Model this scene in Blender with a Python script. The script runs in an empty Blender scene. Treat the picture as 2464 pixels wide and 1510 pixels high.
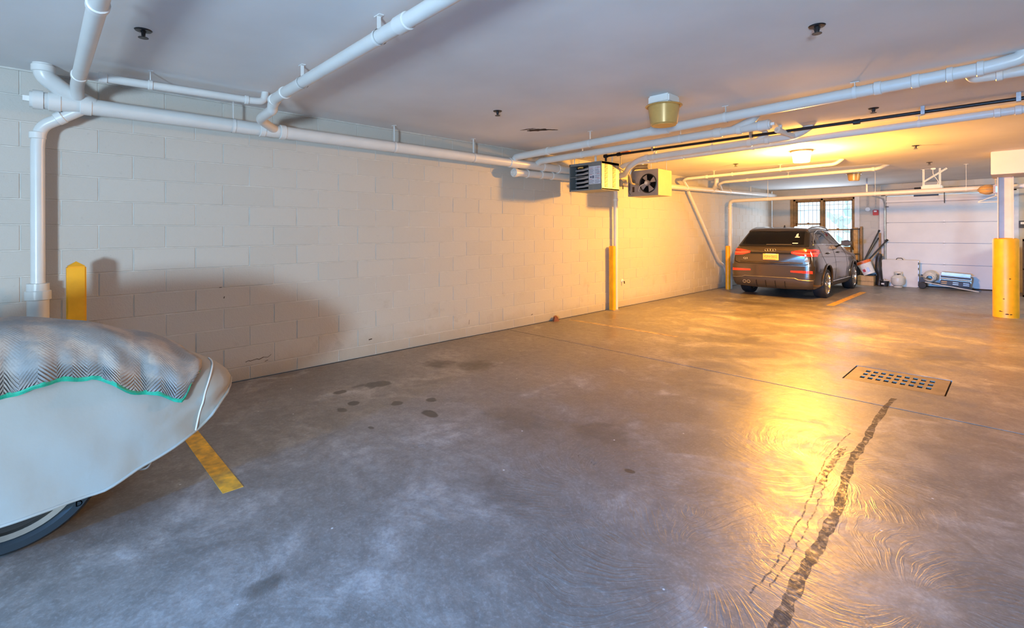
import bpy, bmesh, math, random
from mathutils import Vector, Matrix
from mathutils.bvhtree import BVHTree
from math import sin, cos, pi, radians
random.seed(7)
C = bpy.context.scene.collection
sc = bpy.context.scene
# ------------------------------------------------------------------ camera, world, lights, exposure
WX, CEIL, BY = -5.054, 2.579, 15.7          # left wall plane, ceiling height, back wall plane
cam = bpy.data.objects.new('camera', bpy.data.cameras.new('camera')); C.objects.link(cam)
cam.data.sensor_width = 36; cam.data.lens = 1176/2464*36
cam.data.shift_y = -(755-558.3)/2464
cam.location = (0, 0, 1.380)
cam.rotation_euler = (Matrix.Rotation(0.8005, 4, 'Z') @ Matrix.Rotation(pi/2, 4, 'X') @ Matrix.Rotation(-0.0032, 4, 'Z')).to_euler()
cam.data.clip_start = .02
sc.camera = cam
w = bpy.data.worlds.new('world'); sc.world = w; w.use_nodes = True
w.node_tree.nodes['Background'].inputs[0].default_value = (.50, .74, 1.0, 1)
w.node_tree.nodes['Background'].inputs[1].default_value = 3.2
sc.view_settings.view_transform = 'Standard'; sc.view_settings.look = 'None'
sc.view_settings.exposure = 0.0; sc.view_settings.gamma = 1; sc.view_settings.use_curve_mapping = False

def area(name, loc, target, sx, sy, power, col):
    l = bpy.data.lights.new(name, 'AREA'); l.shape = 'RECTANGLE'; l.size = sx; l.size_y = sy
    l.energy = power; l.color = col
    o = bpy.data.objects.new(name, l); C.objects.link(o); o.location = loc
    o.rotation_euler = (Vector(target)-Vector(loc)).to_track_quat('-Z', 'Y').to_euler()
    return o
# narrow blue stand-in for unseen light behind the camera, aimed at the floor
area('unseen_rear_light', (-1.25, -5.6, 1.15), (-.95, -1.8, 0), .4, .4, 300, (.06, .38, 1.0)).data.spread = radians(50)
# cool stand-in for an unseen source behind right; the walls there are solid
area('unseen_side_light', (2.2, -3.8, .85), (-3.0, .6, 2.4), 0.7, 0.7, 570, (.60, .82, 1.0))
# unseen neutral fill light, added at right to brighten the garage door
area('door_fill_light', (2.6, 11.9, 2.4), (-1.0, 15.0, 1.0), 1.2, .3, 85, (1.0, .97, .84))
# daylight by the back window
area('window_daylight', (-3.75, BY-.12, 1.6), (-3.2, 9, 1.2), 1.3, 1.2, 45, (.75, .87, 1.0))

# ------------------------------------------------------------------ materials
def mat(name, col, rough=.6, metal=0, var=.0, vs=6, bump=0, bs=40, spec=.5, emit=None, es=0, coat=0, dirt=None):
    m = bpy.data.materials.new(name); m.use_nodes = True
    nt = m.node_tree; b = nt.nodes['Principled BSDF']
    b.inputs['Base Color'].default_value = (*col, 1); b.inputs['Roughness'].default_value = rough
    b.inputs['Metallic'].default_value = metal; b.inputs['Specular IOR Level'].default_value = spec
    b.inputs['Coat Weight'].default_value = coat; b.inputs['Coat Roughness'].default_value = .08
    if emit: b.inputs['Emission Color'].default_value = (*emit, 1); b.inputs['Emission Strength'].default_value = es
    geo = nt.nodes.new('ShaderNodeNewGeometry')
    if var:
        n = nt.nodes.new('ShaderNodeTexNoise'); n.inputs['Scale'].default_value = vs; n.inputs['Detail'].default_value = 5
        nt.links.new(geo.outputs['Position'], n.inputs['Vector'])
        r = nt.nodes.new('ShaderNodeValToRGB'); nt.links.new(n.outputs['Fac'], r.inputs['Fac'])
        d = dirt or tuple(max(0, c*(1-var)) for c in col)
        r.color_ramp.elements[0].position = .32; r.color_ramp.elements[0].color = (*d, 1)
        r.color_ramp.elements[1].position = .68; r.color_ramp.elements[1].color = (*[min(1, c*(1+var*.5)) for c in col], 1)
        nt.links.new(r.outputs['Color'], b.inputs['Base Color'])
    if bump:
        n2 = nt.nodes.new('ShaderNodeTexNoise'); n2.inputs['Scale'].default_value = bs; n2.inputs['Detail'].default_value = 6
        nt.links.new(geo.outputs['Position'], n2.inputs['Vector'])
        bp = nt.nodes.new('ShaderNodeBump'); bp.inputs['Strength'].default_value = bump; bp.inputs['Distance'].default_value = .01
        nt.links.new(n2.outputs['Fac'], bp.inputs['Height']); nt.links.new(bp.outputs['Normal'], b.inputs['Normal'])
    return m
def N(nt, t, **k):
    n = nt.nodes.new(t)
    for a, v in k.items(): setattr(n, a, v)
    return n
def mth(nt, op, a, b=None, c=None):
    n = nt.nodes.new('ShaderNodeMath'); n.operation = op
    for i, v in enumerate((a, b, c)):
        if v is None: continue
        if isinstance(v, (int, float)): n.inputs[i].default_value = v
        else: nt.links.new(v, n.inputs[i])
    return n.outputs[0]
def mixc(nt, f, a, b, mode='MIX'):
    n = nt.nodes.new('ShaderNodeMix'); n.data_type = 'RGBA'; n.blend_type = mode
    for i, v in ((0, f), (6, a), (7, b)):
        if isinstance(v, (int, float)): n.inputs[i].default_value = v
        elif isinstance(v, tuple): n.inputs[i].default_value = (*v, 1)
        else: nt.links.new(v, n.inputs[i])
    return n.outputs[2]
def noise(nt, vec, scale, detail=5, dist=0, rough=.5):
    n = nt.nodes.new('ShaderNodeTexNoise'); n.inputs['Scale'].default_value = scale; n.inputs['Detail'].default_value = detail
    n.inputs['Distortion'].default_value = dist; n.inputs['Roughness'].default_value = rough
    nt.links.new(vec, n.inputs['Vector']); return n.outputs['Fac']
def rng(nt, v, a, b, c=0., d=1., smooth=True):
    n = nt.nodes.new('ShaderNodeMapRange'); n.interpolation_type = 'SMOOTHSTEP' if smooth else 'LINEAR'
    nt.links.new(v, n.inputs[0])
    for i, x in enumerate((a, b, c, d)): n.inputs[i+1].default_value = x
    return n.outputs[0]

def concrete():
    m = bpy.data.materials.new('polished_concrete'); m.use_nodes = True; nt = m.node_tree
    b = nt.nodes['Principled BSDF']; P = N(nt, 'ShaderNodeNewGeometry').outputs['Position']
    big = noise(nt, P, .55, 6, .6, .6); mid = noise(nt, P, 2.2, 7, .9, .62); fine = noise(nt, P, 14, 6, .3); grit = noise(nt, P, 120, 3)
    c = mixc(nt, rng(nt, big, .35, .65), (.205, .182, .165), (.345, .315, .29))
    c = mixc(nt, rng(nt, mid, .38, .66), mixc(nt, .70, c, (.15, .132, .118)), c)
    c = mixc(nt, mth(nt, 'MULTIPLY', rng(nt, mid, .55, .75), .55), c, (.52, .50, .49))
    c = mixc(nt, mth(nt, 'MULTIPLY', rng(nt, fine, .35, .7), .38), c, (.11, .10, .093))
    g2 = noise(nt, P, 55, 5, .5, .65); c = mixc(nt, mth(nt, 'MULTIPLY', rng(nt, g2, .42, .68), .32), c, (.12, .11, .10)); c = mixc(nt, mth(nt, 'MULTIPLY', rng(nt, g2, .50, .30), .22), c, (.46, .45, .44))
    # broom swirls left by the trowel: arcs about a few centres
    sep = N(nt, 'ShaderNodeSeparateXYZ'); nt.links.new(P, sep.inputs[0]); X, Y = sep.outputs[0], sep.outputs[1]
    warp = mth(nt, 'MULTIPLY', mth(nt, 'SUBTRACT', noise(nt, P, 1.6, 3), .5), .9)
    swirl = None
    for (cx, cy, R, ph) in ((-.95, 1.95, .85, 0), (-.25, 2.35, .8, 1.), (-1.6, 2.2, .7, 2.), (-.75, 3.3, .75, 3.)):
        dx = mth(nt, 'SUBTRACT', X, cx); dy = mth(nt, 'SUBTRACT', Y, cy)
        r = mth(nt, 'SQRT', mth(nt, 'ADD', mth(nt, 'MULTIPLY', dx, dx), mth(nt, 'MULTIPLY', dy, dy)))
        a = mth(nt, 'ADD', mth(nt, 'ARCTAN2', dy, dx), mth(nt, 'MULTIPLY', r, 1.6))
        v = N(nt, 'ShaderNodeCombineXYZ'); nt.links.new(mth(nt, 'MULTIPLY', mth(nt, 'ADD', a, warp), 7.), v.inputs[0]); nt.links.new(mth(nt, 'MULTIPLY', r, 2.2), v.inputs[1]); v.inputs[2].default_value = ph
        s = rng(nt, noise(nt, v.outputs[0], 2.4, 3, .2), .46, .60)
        mask = mth(nt, 'MULTIPLY', rng(nt, r, R, R*.55), rng(nt, r, .05, .25))
        s = mth(nt, 'MULTIPLY', s, mask)
        swirl = s if swirl is None else mth(nt, 'MAXIMUM', swirl, s)
    c = mixc(nt, mth(nt, 'MULTIPLY', swirl, .22), c, (.16, .15, .15))
    # oil stains and damp spots, each at its own place
    dist = mth(nt, 'MULTIPLY', mth(nt, 'SUBTRACT', noise(nt, P, 9, 5), .5), 1.3)
    spots = None
    for (sx, sy, rx, ry, k) in STAINS:
        dx = mth(nt, 'DIVIDE', mth(nt, 'SUBTRACT', X, sx), rx); dy = mth(nt, 'DIVIDE', mth(nt, 'SUBTRACT', Y, sy), ry)
        r = mth(nt, 'ADD', mth(nt, 'SQRT', mth(nt, 'ADD', mth(nt, 'MULTIPLY', dx, dx), mth(nt, 'MULTIPLY', dy, dy))), dist)
        s = mth(nt, 'MULTIPLY', rng(nt, r, 1.05, .75 if k > .8 else .3), k)
        spots = s if spots is None else mth(nt, 'MAXIMUM', spots, s)
    c = mixc(nt, spots, c, (.055, .045, .036))
    # paint specks and chips
    vo = N(nt, 'ShaderNodeTexVoronoi'); vo.inputs['Scale'].default_value = 4.5; nt.links.new(P, vo.inputs['Vector'])
    c = mixc(nt, rng(nt, vo.outputs['Distance'], .035, .025), c, (.62, .62, .62))
    nt.links.new(c, b.inputs['Base Color'])
    ro = mth(nt, 'ADD', rng(nt, mid, .3, .7, .27, .45), mth(nt, 'MULTIPLY', fine, .12))
    ro = mth(nt, 'SUBTRACT', ro, mth(nt, 'MULTIPLY', swirl, .06))
    nt.links.new(ro, b.inputs['Roughness']); b.inputs['Specular IOR Level'].default_value = .62
    h = mth(nt, 'ADD', mth(nt, 'MULTIPLY', mid, .8), mth(nt, 'ADD', mth(nt, 'MULTIPLY', fine, .35), mth(nt, 'MULTIPLY', grit, .06)))
    h = mth(nt, 'ADD', h, mth(nt, 'MULTIPLY', swirl, .10))
    bp = N(nt, 'ShaderNodeBump'); bp.inputs['Strength'].default_value = .30; bp.inputs['Distance'].default_value = .015
    nt.links.new(h, bp.inputs['Height']); nt.links.new(bp.outputs['Normal'], b.inputs['Normal'])
    return m
STAINS = [(-4.05, 2.22, .10, .14, .82), (-4.12, 2.08, .05, .10, .75), (-4.08, 1.87, .05, .07, .82), (-3.74, 1.83, .05, .045, .92), (-3.66, 1.70, .065, .04, .9),
          (-3.49, 2.08, .06, .05, .92), (-3.36, 2.32, .055, .05, .92), (-3.11, 2.14, .09, .05, .92), (-3.18, 1.69, .035, .022, .85), (-4.22, 3.02, .20, .20, .78),
          (-3.92, 3.25, .26, .26, .62), (-2.54, 2.54, .38, .30, .42), (-1.98, 2.79, .32, .26, .45), (-1.96, 1.73, .36, .20, .38), (-2.05, .62, .06, .10, .6),
          (-2.5, 6.4, .5, .6, .45), (-3.0, 8.6, .6, .7, .4), (-1.6, 8.2, .5, .4, .35), (-.6, 7.2, .45, .6, .5), (-3.6, 9.9, .9, .35, .5),
          (-2.2, 14.6, 1.2, .5, .45), (-1.55, 2.45, .035, .025, .9), (-1.0, 9.6, .5, .5, .4)]

def block_paint():
    m = bpy.data.materials.new('block_paint'); m.use_nodes = True; nt = m.node_tree
    b = nt.nodes['Principled BSDF']; P = N(nt, 'ShaderNodeNewGeometry').outputs['Position']
    oi = N(nt, 'ShaderNodeObjectInfo')
    c = mixc(nt, rng(nt, oi.outputs['Random'], 0, 1, 0, 1, False), (.485, .47, .44), (.51, .495, .465))
    sep = N(nt, 'ShaderNodeSeparateXYZ'); nt.links.new(P, sep.inputs[0])
    n1 = noise(nt, P, 3.5, 7, .4, .65); n2 = noise(nt, P, 30, 5, 0, .7)
    low = rng(nt, mth(nt, 'ADD', sep.outputs[2], mth(nt, 'MULTIPLY', mth(nt, 'SUBTRACT', n1, .5), .35)), .26, .03)
    scuff = mth(nt, 'MULTIPLY', mth(nt, 'MULTIPLY', rng(nt, n1, .56, .72), rng(nt, sep.outputs[2], 1.0, .3)), .55)
    c = mixc(nt, mth(nt, 'MULTIPLY', low, .42), c, (.30, .25, .19)); c = mixc(nt, scuff, c, (.36, .33, .30))
    c = mixc(nt, mth(nt, 'MULTIPLY', rng(nt, n2, .62, .72), .30), c, (.35, .33, .31))
    nt.links.new(c, b.inputs['Base Color']); b.inputs['Roughness'].default_value = .62; b.inputs['Specular IOR Level'].default_value = .35
    bp = N(nt, 'ShaderNodeBump'); bp.inputs['Strength'].default_value = .5; bp.inputs['Distance'].default_value = .004
    nt.links.new(mth(nt, 'ADD', n2, mth(nt, 'MULTIPLY', noise(nt, P, 90, 4), .7)), bp.inputs['Height']); nt.links.new(bp.outputs['Normal'], b.inputs['Normal'])
    return m
M = dict(
 block=block_paint(), mortar=mat('mortar_paint', (.55, .54, .51), .6, var=.12, vs=12),
 concrete=concrete(), joint=mat('joint_dirt', (.030, .018, .012), .8),
 ceil=mat('ceiling_paint', (.76, .76, .77), .80, var=.10, vs=.9, bump=.25, bs=3, spec=.25),
 pvc=mat('painted_pvc', (.66, .67, .67), .32, var=.05, vs=5, bump=.05, bs=60), pvcband=mat('coupling_pvc', (.69, .70, .70), .35),
 strap=mat('strap_white', (.70, .72, .73), .5), steel=mat('galvanised_steel', (.45, .47, .50), .4, .8, var=.2, vs=20),
 yellow=mat('yellow_paint', (.92, .42, .010), .42, var=.14, vs=7, bump=.12, bs=25), yline=mat('yellow_line_paint', (.85, .42, .03), .6, var=.45, vs=16, dirt=(.45, .25, .05)),
 yfaint=mat('worn_line_paint', (.40, .30, .17), .6, var=.5, vs=14, dirt=(.20, .16, .12)),
 black=mat('black_plastic', (.015, .015, .017), .45), blackpipe=mat('black_iron', (.02, .02, .024), .38, .3, bump=.2, bs=60),
 brown=mat('dark_rust', (.055, .028, .016), .85, var=.5, vs=60), white=mat('white_enamel', (.78, .78, .77), .4), offwhite=mat('offwhite', (.66, .64, .60), .5, var=.06),
 grey=mat('grey_sheet_steel', (.23, .26, .28), .42, .35, var=.1, vs=8), tan=mat('beige_sheet_steel', (.36, .32, .25), .38, .25, var=.06),
 lilac=mat('grey_violet_steel', (.30, .28, .30), .45, .3, var=.12, vs=9), tube=mat('heat_tube', (.42, .50, .62), .28, .75),
 brass=mat('amber_glass', (.62, .38, .12), .30, .15, var=.12, vs=10), brassb=mat('amber_glass_base', (.72, .42, .12), .45),
 wood=mat('window_wood', (.30, .17, .06), .5, var=.3, vs=14), woodl=mat('pale_wood', (.52, .30, .10), .55, var=.3, vs=12), wooddk=mat('dark_wood', (.05, .03, .02), .6, var=.3, vs=20),
 card=mat('cardboard', (.50, .32, .15), .8, var=.12, vs=20), orange=mat('orange_plastic', (.85, .16, .02), .45), red=mat('red_plastic', (.45, .015, .012), .4),
 tank=mat('tank_enamel', (.62, .60, .54), .35, var=.06), chrome=mat('chrome', (.75, .75, .74), .16, 1), stainless=mat('stainless', (.36, .34, .31), .36, .95, var=.1, vs=18),
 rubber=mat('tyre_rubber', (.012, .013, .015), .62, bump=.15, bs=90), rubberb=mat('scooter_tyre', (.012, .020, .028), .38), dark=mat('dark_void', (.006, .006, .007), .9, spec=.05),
 doorp=mat('door_panel', (.72, .72, .71), .5, var=.05, vs=3, bump=.12, bs=60), jamb=mat('door_jamb', (.62, .63, .64), .5, var=.12, vs=8),
 cover=mat('cover_cloth', (.34, .335, .315), .9, var=.05, vs=4, bump=.25, bs=14, spec=.1), green=mat('green_binding', (.01, .33, .21), .6, bump=.3, bs=120, var=.25, vs=30),
 pink=mat('beam_paint', (.68, .62, .60), .5, var=.04, vs=3), column=mat('column_paint', (.60, .57, .56), .5, var=.1, vs=6),
 paper=mat('label_paper', (.62, .68, .80), .5, var=.10, vs=60), ink=mat('label_ink', (.10, .12, .22), .6), inkr=mat('label_red', (.55, .05, .06), .6),
 debris=mat('brick_chunk', (.22, .08, .05), .85, var=.4, vs=40), ground=mat('outdoor_ground', (.45, .45, .42), .8), hedge=mat('outdoor_leaves', (.72, .80, .70), .8, var=.2, vs=3),
)
def car_paint():
    m = mat('bronze_grey_car_paint', (.125, .095, .070), .27, .9, spec=.6, coat=1.0)
    return m
M['paint'] = car_paint()
M['carblack'] = mat('car_trim_black', (.012, .011, .010), .25, spec=.6); M['cargrey'] = mat('car_trim_grey', (.040, .032, .025), .4)
M['lampred'] = mat('tail_lamp_red', (.62, .035, .012), .12, 0, spec=.8, coat=1); M['lampdk'] = mat('tail_lamp_dark', (.22, .01, .006), .12, coat=1); M['lamplt'] = mat('tail_lamp_band', (.85, .28, .14), .15, coat=1)
M['plate'] = mat('plate_yellow', (.85, .55, .10), .45); M['plateblue'] = mat('plate_letter', (.20, .12, .05), .5); M['plateband'] = mat('plate_band', (.65, .17, .05), .5)
M['seat'] = mat('car_seat', (.02, .018, .017), .7); M['rim'] = mat('alloy', (.62, .58, .52), .28, .9); M['calm'] = mat('sticker_white', (.75, .8, .78), .5)
def glass(name, tint, refl=.10):
    m = bpy.data.materials.new(name); m.use_nodes = True; nt = m.node_tree; nt.nodes.clear()
    o = N(nt, 'ShaderNodeOutputMaterial'); t = N(nt, 'ShaderNodeBsdfTransparent'); t.inputs[0].default_value = (*tint, 1)
    g = N(nt, 'ShaderNodeBsdfGlossy'); g.inputs['Roughness'].default_value = .03; g.inputs['Color'].default_value = (1, 1, 1, 1)
    f = N(nt, 'ShaderNodeFresnel'); f.inputs[0].default_value = 1.5
    mx = N(nt, 'ShaderNodeMixShader'); nt.links.new(mth(nt, 'ADD', f.outputs[0], refl), mx.inputs[0])
    nt.links.new(t.outputs[0], mx.inputs[1]); nt.links.new(g.outputs[0], mx.inputs[2]); nt.links.new(mx.outputs[0], o.inputs[0])
    return m
M['carglass'] = glass('tinted_car_glass', (.30, .26, .22), .0); M['winglass'] = glass('window_glass', (.93, .96, .97), .0)
M['sodium'] = mat('sodium_globe', (1, .8, .5), .4, emit=(1.0, .62, .22), es=9)

def blanket_mat():
    m = bpy.data.materials.new('quilted_blanket'); m.use_nodes = True; nt = m.node_tree; b = nt.nodes['Principled BSDF']
    uv = N(nt, 'ShaderNodeUVMap'); uv.uv_map = 'UVMap'; sep = N(nt, 'ShaderNodeSeparateXYZ'); nt.links.new(uv.outputs[0], sep.inputs[0])
    U, V = sep.outputs[0], sep.outputs[1]
    n = noise(nt, uv.outputs[0], 5, 4)
    c = mixc(nt, rng(nt, n, .40, .58), (.27, .28, .29), (.43, .37, .33))
    c = mixc(nt, mth(nt, 'MULTIPLY', rng(nt, mth(nt, 'SINE', mth(nt, 'ADD', mth(nt, 'MULTIPLY', U, 42.), mth(nt, 'MULTIPLY', n, 9.))), .2, .9), .35), c, (.22, .25, .28))
    # chevron stitching: zig-zag channels
    zig = mth(nt, 'MULTIPLY', mth(nt, 'PINGPONG', mth(nt, 'MULTIPLY', U, 9.), .5), .16)
    ch = mth(nt, 'SINE', mth(nt, 'MULTIPLY', mth(nt, 'ADD', V, zig), 330.))
    edge = rng(nt, mth(nt, 'ADD', mth(nt, 'ABSOLUTE', mth(nt, 'SUBTRACT', V, .5)), mth(nt, 'MULTIPLY', mth(nt, 'SUBTRACT', n, .5), .08)), .405, .465)
    c = mixc(nt, mth(nt, 'MULTIPLY', rng(nt, ch, -.4, -1.), mth(nt, 'MULTIPLY_ADD', edge, .38, .02)), c, (.14, .14, .15))
    w_ = noise(nt, uv.outputs[0], 60, 5, 1.5, .7); c = mixc(nt, mth(nt, 'MULTIPLY', rng(nt, w_, .45, .65), .30), c, (.16, .15, .15))
    nt.links.new(c, b.inputs['Base Color']); b.inputs['Roughness'].default_value = .95; b.inputs['Specular IOR Level'].default_value = .08
    bp = N(nt, 'ShaderNodeBump'); bp.inputs['Strength'].default_value = .9; bp.inputs['Distance'].default_value = .006
    nt.links.new(mth(nt, 'MULTIPLY', ch, mth(nt, 'MULTIPLY_ADD', edge, .7, .05)), bp.inputs['Height']); nt.links.new(bp.outputs['Normal'], b.inputs['Normal'])
    return m
M['blanket'] = blanket_mat()

# ------------------------------------------------------------------ mesh helpers
class MB:
    def __init__(s): s.v = []; s.f = []; s.uv = None
    def add(s, vs, fs):
        o = len(s.v); s.v += [tuple(v) for v in vs]; s.f += [tuple(i+o for i in f) for f in fs]; return s
    def box(s, a, b, bev=0):
        (x0, y0, z0), (x1, y1, z1) = a, b
        if x0 > x1: x0, x1 = x1, x0
        if y0 > y1: y0, y1 = y1, y0
        if z0 > z1: z0, z1 = z1, z0
        if bev <= 0:
            return s.add([(x0,y0,z0),(x1,y0,z0),(x1,y1,z0),(x0,y1,z0),(x0,y0,z1),(x1,y0,z1),(x1,y1,z1),(x0,y1,z1)],
                         [(0,3,2,1),(4,5,6,7),(0,1,5,4),(1,2,6,5),(2,3,7,6),(3,0,4,7)])
        bm = bmesh.new(); bmesh.ops.create_cube(bm, size=1)
        for v in bm.verts: v.co = ((x0+x1)/2+v.co.x*(x1-x0), (y0+y1)/2+v.co.y*(y1-y0), (z0+z1)/2+v.co.z*(z1-z0))
        bmesh.ops.bevel(bm, geom=bm.edges[:], offset=bev, segments=2, affect='EDGES')
        bm.verts.ensure_lookup_table()
        s.add([v.co[:] for v in bm.verts], [[v.index for v in f.verts] for f in bm.faces]); bm.free(); return s
    def bar(s, p, q, w, h=None, up=(0, 0, 1)):
        h = h or w; p, q = Vector(p), Vector(q); d = (q-p).normalized(); up = Vector(up)
        if abs(d.dot(up)) > .98: up = Vector((0, 1, 0))
        a = d.cross(up).normalized(); b = a.cross(d)
        vs = [e + a*sx*w/2 + b*sy*h/2 for e in (p, q) for sx, sy in ((-1,-1),(1,-1),(1,1),(-1,1))]
        return s.add(vs, [(0,1,2,3),(7,6,5,4),(0,4,5,1),(1,5,6,2),(2,6,7,3),(3,7,4,0)])
    def tube(s, pts, r, n=16, caps=True, rs=None):
        pts = [Vector(p) for p in pts]; rings = []
        ref = None
        for i, p in enumerate(pts):
            d = ((pts[min(i+1, len(pts)-1)]-p).normalized() + (p-pts[max(i-1, 0)]).normalized())
            d = d.normalized() if d.length > 1e-6 else Vector((0, 0, 1))
            if ref is None:
                ref = d.cross(Vector((0, 0, 1)) if abs(d.z) < .9 else Vector((1, 0, 0))).normalized()
            a = (ref - d*ref.dot(d)).normalized(); ref = a; b = d.cross(a)
            R = rs[i] if rs else r
            rings.append([p + (a*cos(2*pi*k/n) + b*sin(2*pi*k/n))*R for k in range(n)])
        vs = [v for rg in rings for v in rg]; fs = []
        for i in range(len(rings)-1):
            for k in range(n): fs.append((i*n+k, i*n+(k+1) % n, (i+1)*n+(k+1) % n, (i+1)*n+k))
        if caps: fs += [tuple(range(n))[::-1], tuple((len(rings)-1)*n+k for k in range(n))]
        return s.add(vs, fs)
    def lathe(s, prof, c, axis='z', n=28, cap=True, sx=1, sz=1):
        vs = []
        for (r, h) in prof:
            for k in range(n):
                a = 2*pi*k/n
                p = {'z': (r*cos(a), r*sin(a), h), 'y': (r*cos(a)*sx, h, r*sin(a)*sz), 'x': (h, r*cos(a)*sx, r*sin(a)*sz)}[axis]
                vs.append((c[0]+p[0], c[1]+p[1], c[2]+p[2]))
        fs = [(i*n+k, i*n+(k+1) % n, (i+1)*n+(k+1) % n, (i+1)*n+k) for i in range(len(prof)-1) for k in range(n)]
        if cap: fs += [tuple(range(n))[::-1], tuple((len(prof)-1)*n+k for k in range(n))]
        return s.add(vs, fs)
    def prism(s, poly, a, b, axis='y'):
        n = len(poly)
        g = {'y': lambda p, h: (p[0], h, p[1]), 'x': lambda p, h: (h, p[0], p[1]), 'z': lambda p, h: (p[0], p[1], h)}[axis]
        return s.add([g(p, a) for p in poly] + [g(p, b) for p in poly],
                     [tuple(range(n))[::-1], tuple(range(n, 2*n))] + [(i, (i+1) % n, n+(i+1) % n, n+i) for i in range(n)])
    def xf(s, m):
        s.v = [tuple(m @ Vector(v)) for v in s.v]; return s
    def mesh(s, name, m):
        me = bpy.data.meshes.new(name); me.from_pydata(s.v, [], s.f)
        bm = bmesh.new(); bm.from_mesh(me); bmesh.ops.recalc_face_normals(bm, faces=bm.faces); bm.to_mesh(me); bm.free()
        me.polygons.foreach_set('use_smooth', [True]*len(me.polygons)); me.set_sharp_from_angle(angle=radians(35))
        if m: me.materials.append(m)
        return me
    def build(s, name, m, parent=None, label=None):
        o = bpy.data.objects.new(name, s.mesh(name, m)); C.objects.link(o)
        if parent: o.parent = parent; o.matrix_parent_inverse = parent.matrix_basis.inverted() if parent.type == 'EMPTY' else Matrix()
        if label: o['label'] = label
        return o
def tag(o, label, cat, group=None, kind=None):
    o['label'] = label; o['category'] = cat
    if group: o['group'] = group
    if kind: o['kind'] = kind
    return o
def thing(name, label, cat, loc=(0, 0, 0), group=None):
    o = bpy.data.objects.new(name, None); C.objects.link(o); o.location = loc; o.empty_display_size = .05
    bpy.context.view_layer.update()
    return tag(o, label, cat, group)
def struct(o): o['kind'] = 'structure'; return o
def fillet(pts, r=.08, n=6):
    pts = [Vector(p) for p in pts]; out = [pts[0]]
    for i in range(1, len(pts)-1):
        a, b, c = pts[i-1], pts[i], pts[i+1]; d1 = (a-b); d2 = (c-b); rr = min(r, d1.length*.48, d2.length*.48)
        p, q = b+d1.normalized()*rr, b+d2.normalized()*rr
        for k in range(n+1):
            t = k/n; out.append(p*(1-t)**2 + b*2*t*(1-t) + q*t*t)
    out.append(pts[-1]); return out
def text_mesh(txt, size, depth, font_off=0):
    cu = bpy.data.curves.new('t', 'FONT'); cu.body = txt; cu.size = size; cu.extrude = depth; cu.align_x = 'CENTER'; cu.align_y = 'CENTER'; cu.offset = font_off; cu.resolution_u = 3
    o = bpy.data.objects.new('t', cu); C.objects.link(o); dg = bpy.context.evaluated_depsgraph_get()
    me = bpy.data.meshes.new_from_object(o.evaluated_get(dg)); bpy.data.objects.remove(o); bpy.data.curves.remove(cu)
    vs = [v.co.copy() for v in me.vertices]; fs = [tuple(p.vertices) for p in me.polygons]; bpy.data.meshes.remove(me); return vs, fs

# ------------------------------------------------------------------ floor
FX0, FX1, FY0, FY1 = WX, 6.5, -7.0, 16.6
fl = struct(MB().box((FX0-.3, FY0, -.20), (FX1, FY1, -.03)).build('floor', M['joint']))
JY = 4.79
def slab(x0, y0, x1, y1): MB().box((x0, y0, -.03), (x1, y1, 0), 0).build('slab', M['concrete'], fl)
# the slabs leave a recess for the drain grate
DX0, DX1, DY0, DY1 = -1.13, -.42, 5.44, 6.03
slab(WX+.028, FY0, FX1, JY-.010)
slab(WX+.028, JY+.006, DX0-.012, FY1); slab(DX1+.012, JY+.006, FX1, FY1)
slab(DX0-.012, JY+.006, DX1+.012, DY0-.012); slab(DX0-.012, DY1+.012, DX1+.012, FY1)
def line(x0, y0, x1, y1, m=M['yline']):
    MB().box((x0, y0, .0), (x1, y1, .0015)).build('parking_line', m, fl)
line(-4.75, .70, -2.93, .80); line(-2.46, 10.55, -2.34, 13.4); line(-4.9, 5.97, -3.1, 6.06, M['yfaint']); 
# skid mark and fine tyre tracks
def ribbon(name, pts, ws, m, z=.0012):
    vs = []; 
    for i, (x, y) in enumerate(pts):
        a = Vector(pts[max(i-1, 0)]); b = Vector(pts[min(i+1, len(pts)-1)]); d = (b-a).normalized(); nrm = Vector((-d.y, d.x))
        j = random.uniform(-.006, .006)
        vs += [(x+nrm.x*(ws[i]/2+j), y+nrm.y*(ws[i]/2+j), z), (x-nrm.x*(ws[i]/2-j), y-nrm.y*(ws[i]/2-j), z)]
    return MB().add(vs, [(2*i, 2*i+1, 2*i+3, 2*i+2) for i in range(len(pts)-1)]).build(name, m, fl)
def mark_mat(name, col, thr):
    m = bpy.data.materials.new(name); m.use_nodes = True; nt = m.node_tree; b = nt.nodes['Principled BSDF']
    b.inputs['Base Color'].default_value = (*col, 1); b.inputs['Roughness'].default_value = .75; b.inputs['Specular IOR Level'].default_value = .2
    P = N(nt, 'ShaderNodeNewGeometry').outputs['Position']; n = noise(nt, P, 30, 6, .6, .7); n2 = noise(nt, P, 3.0, 3)
    nt.links.new(mth(nt, 'MULTIPLY', rng(nt, n, thr, thr+.22), rng(nt, n2, .25, .5, .25, .62)), b.inputs['Alpha'])
    return m
M['skid'] = mark_mat('skid_rubber', (.075, .058, .050), .34); M['track'] = mark_mat('tyre_track', (.10, .08, .07), .38)
def interp(pts, n):
    out = []
    for i in range(n+1):
        t = i/n*(len(pts)-1); k = min(int(t), len(pts)-2); u = t-k
        P = [Vector(pts[max(0, min(len(pts)-1, k+j))]) for j in (-1, 0, 1, 2)]
        out.append(tuple(.5*((2*P[1]) + (P[2]-P[0])*u + (2*P[0]-5*P[1]+4*P[2]-P[3])*u*u + (3*P[1]-P[0]-3*P[2]+P[3])*u**3)))
    return out
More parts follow.
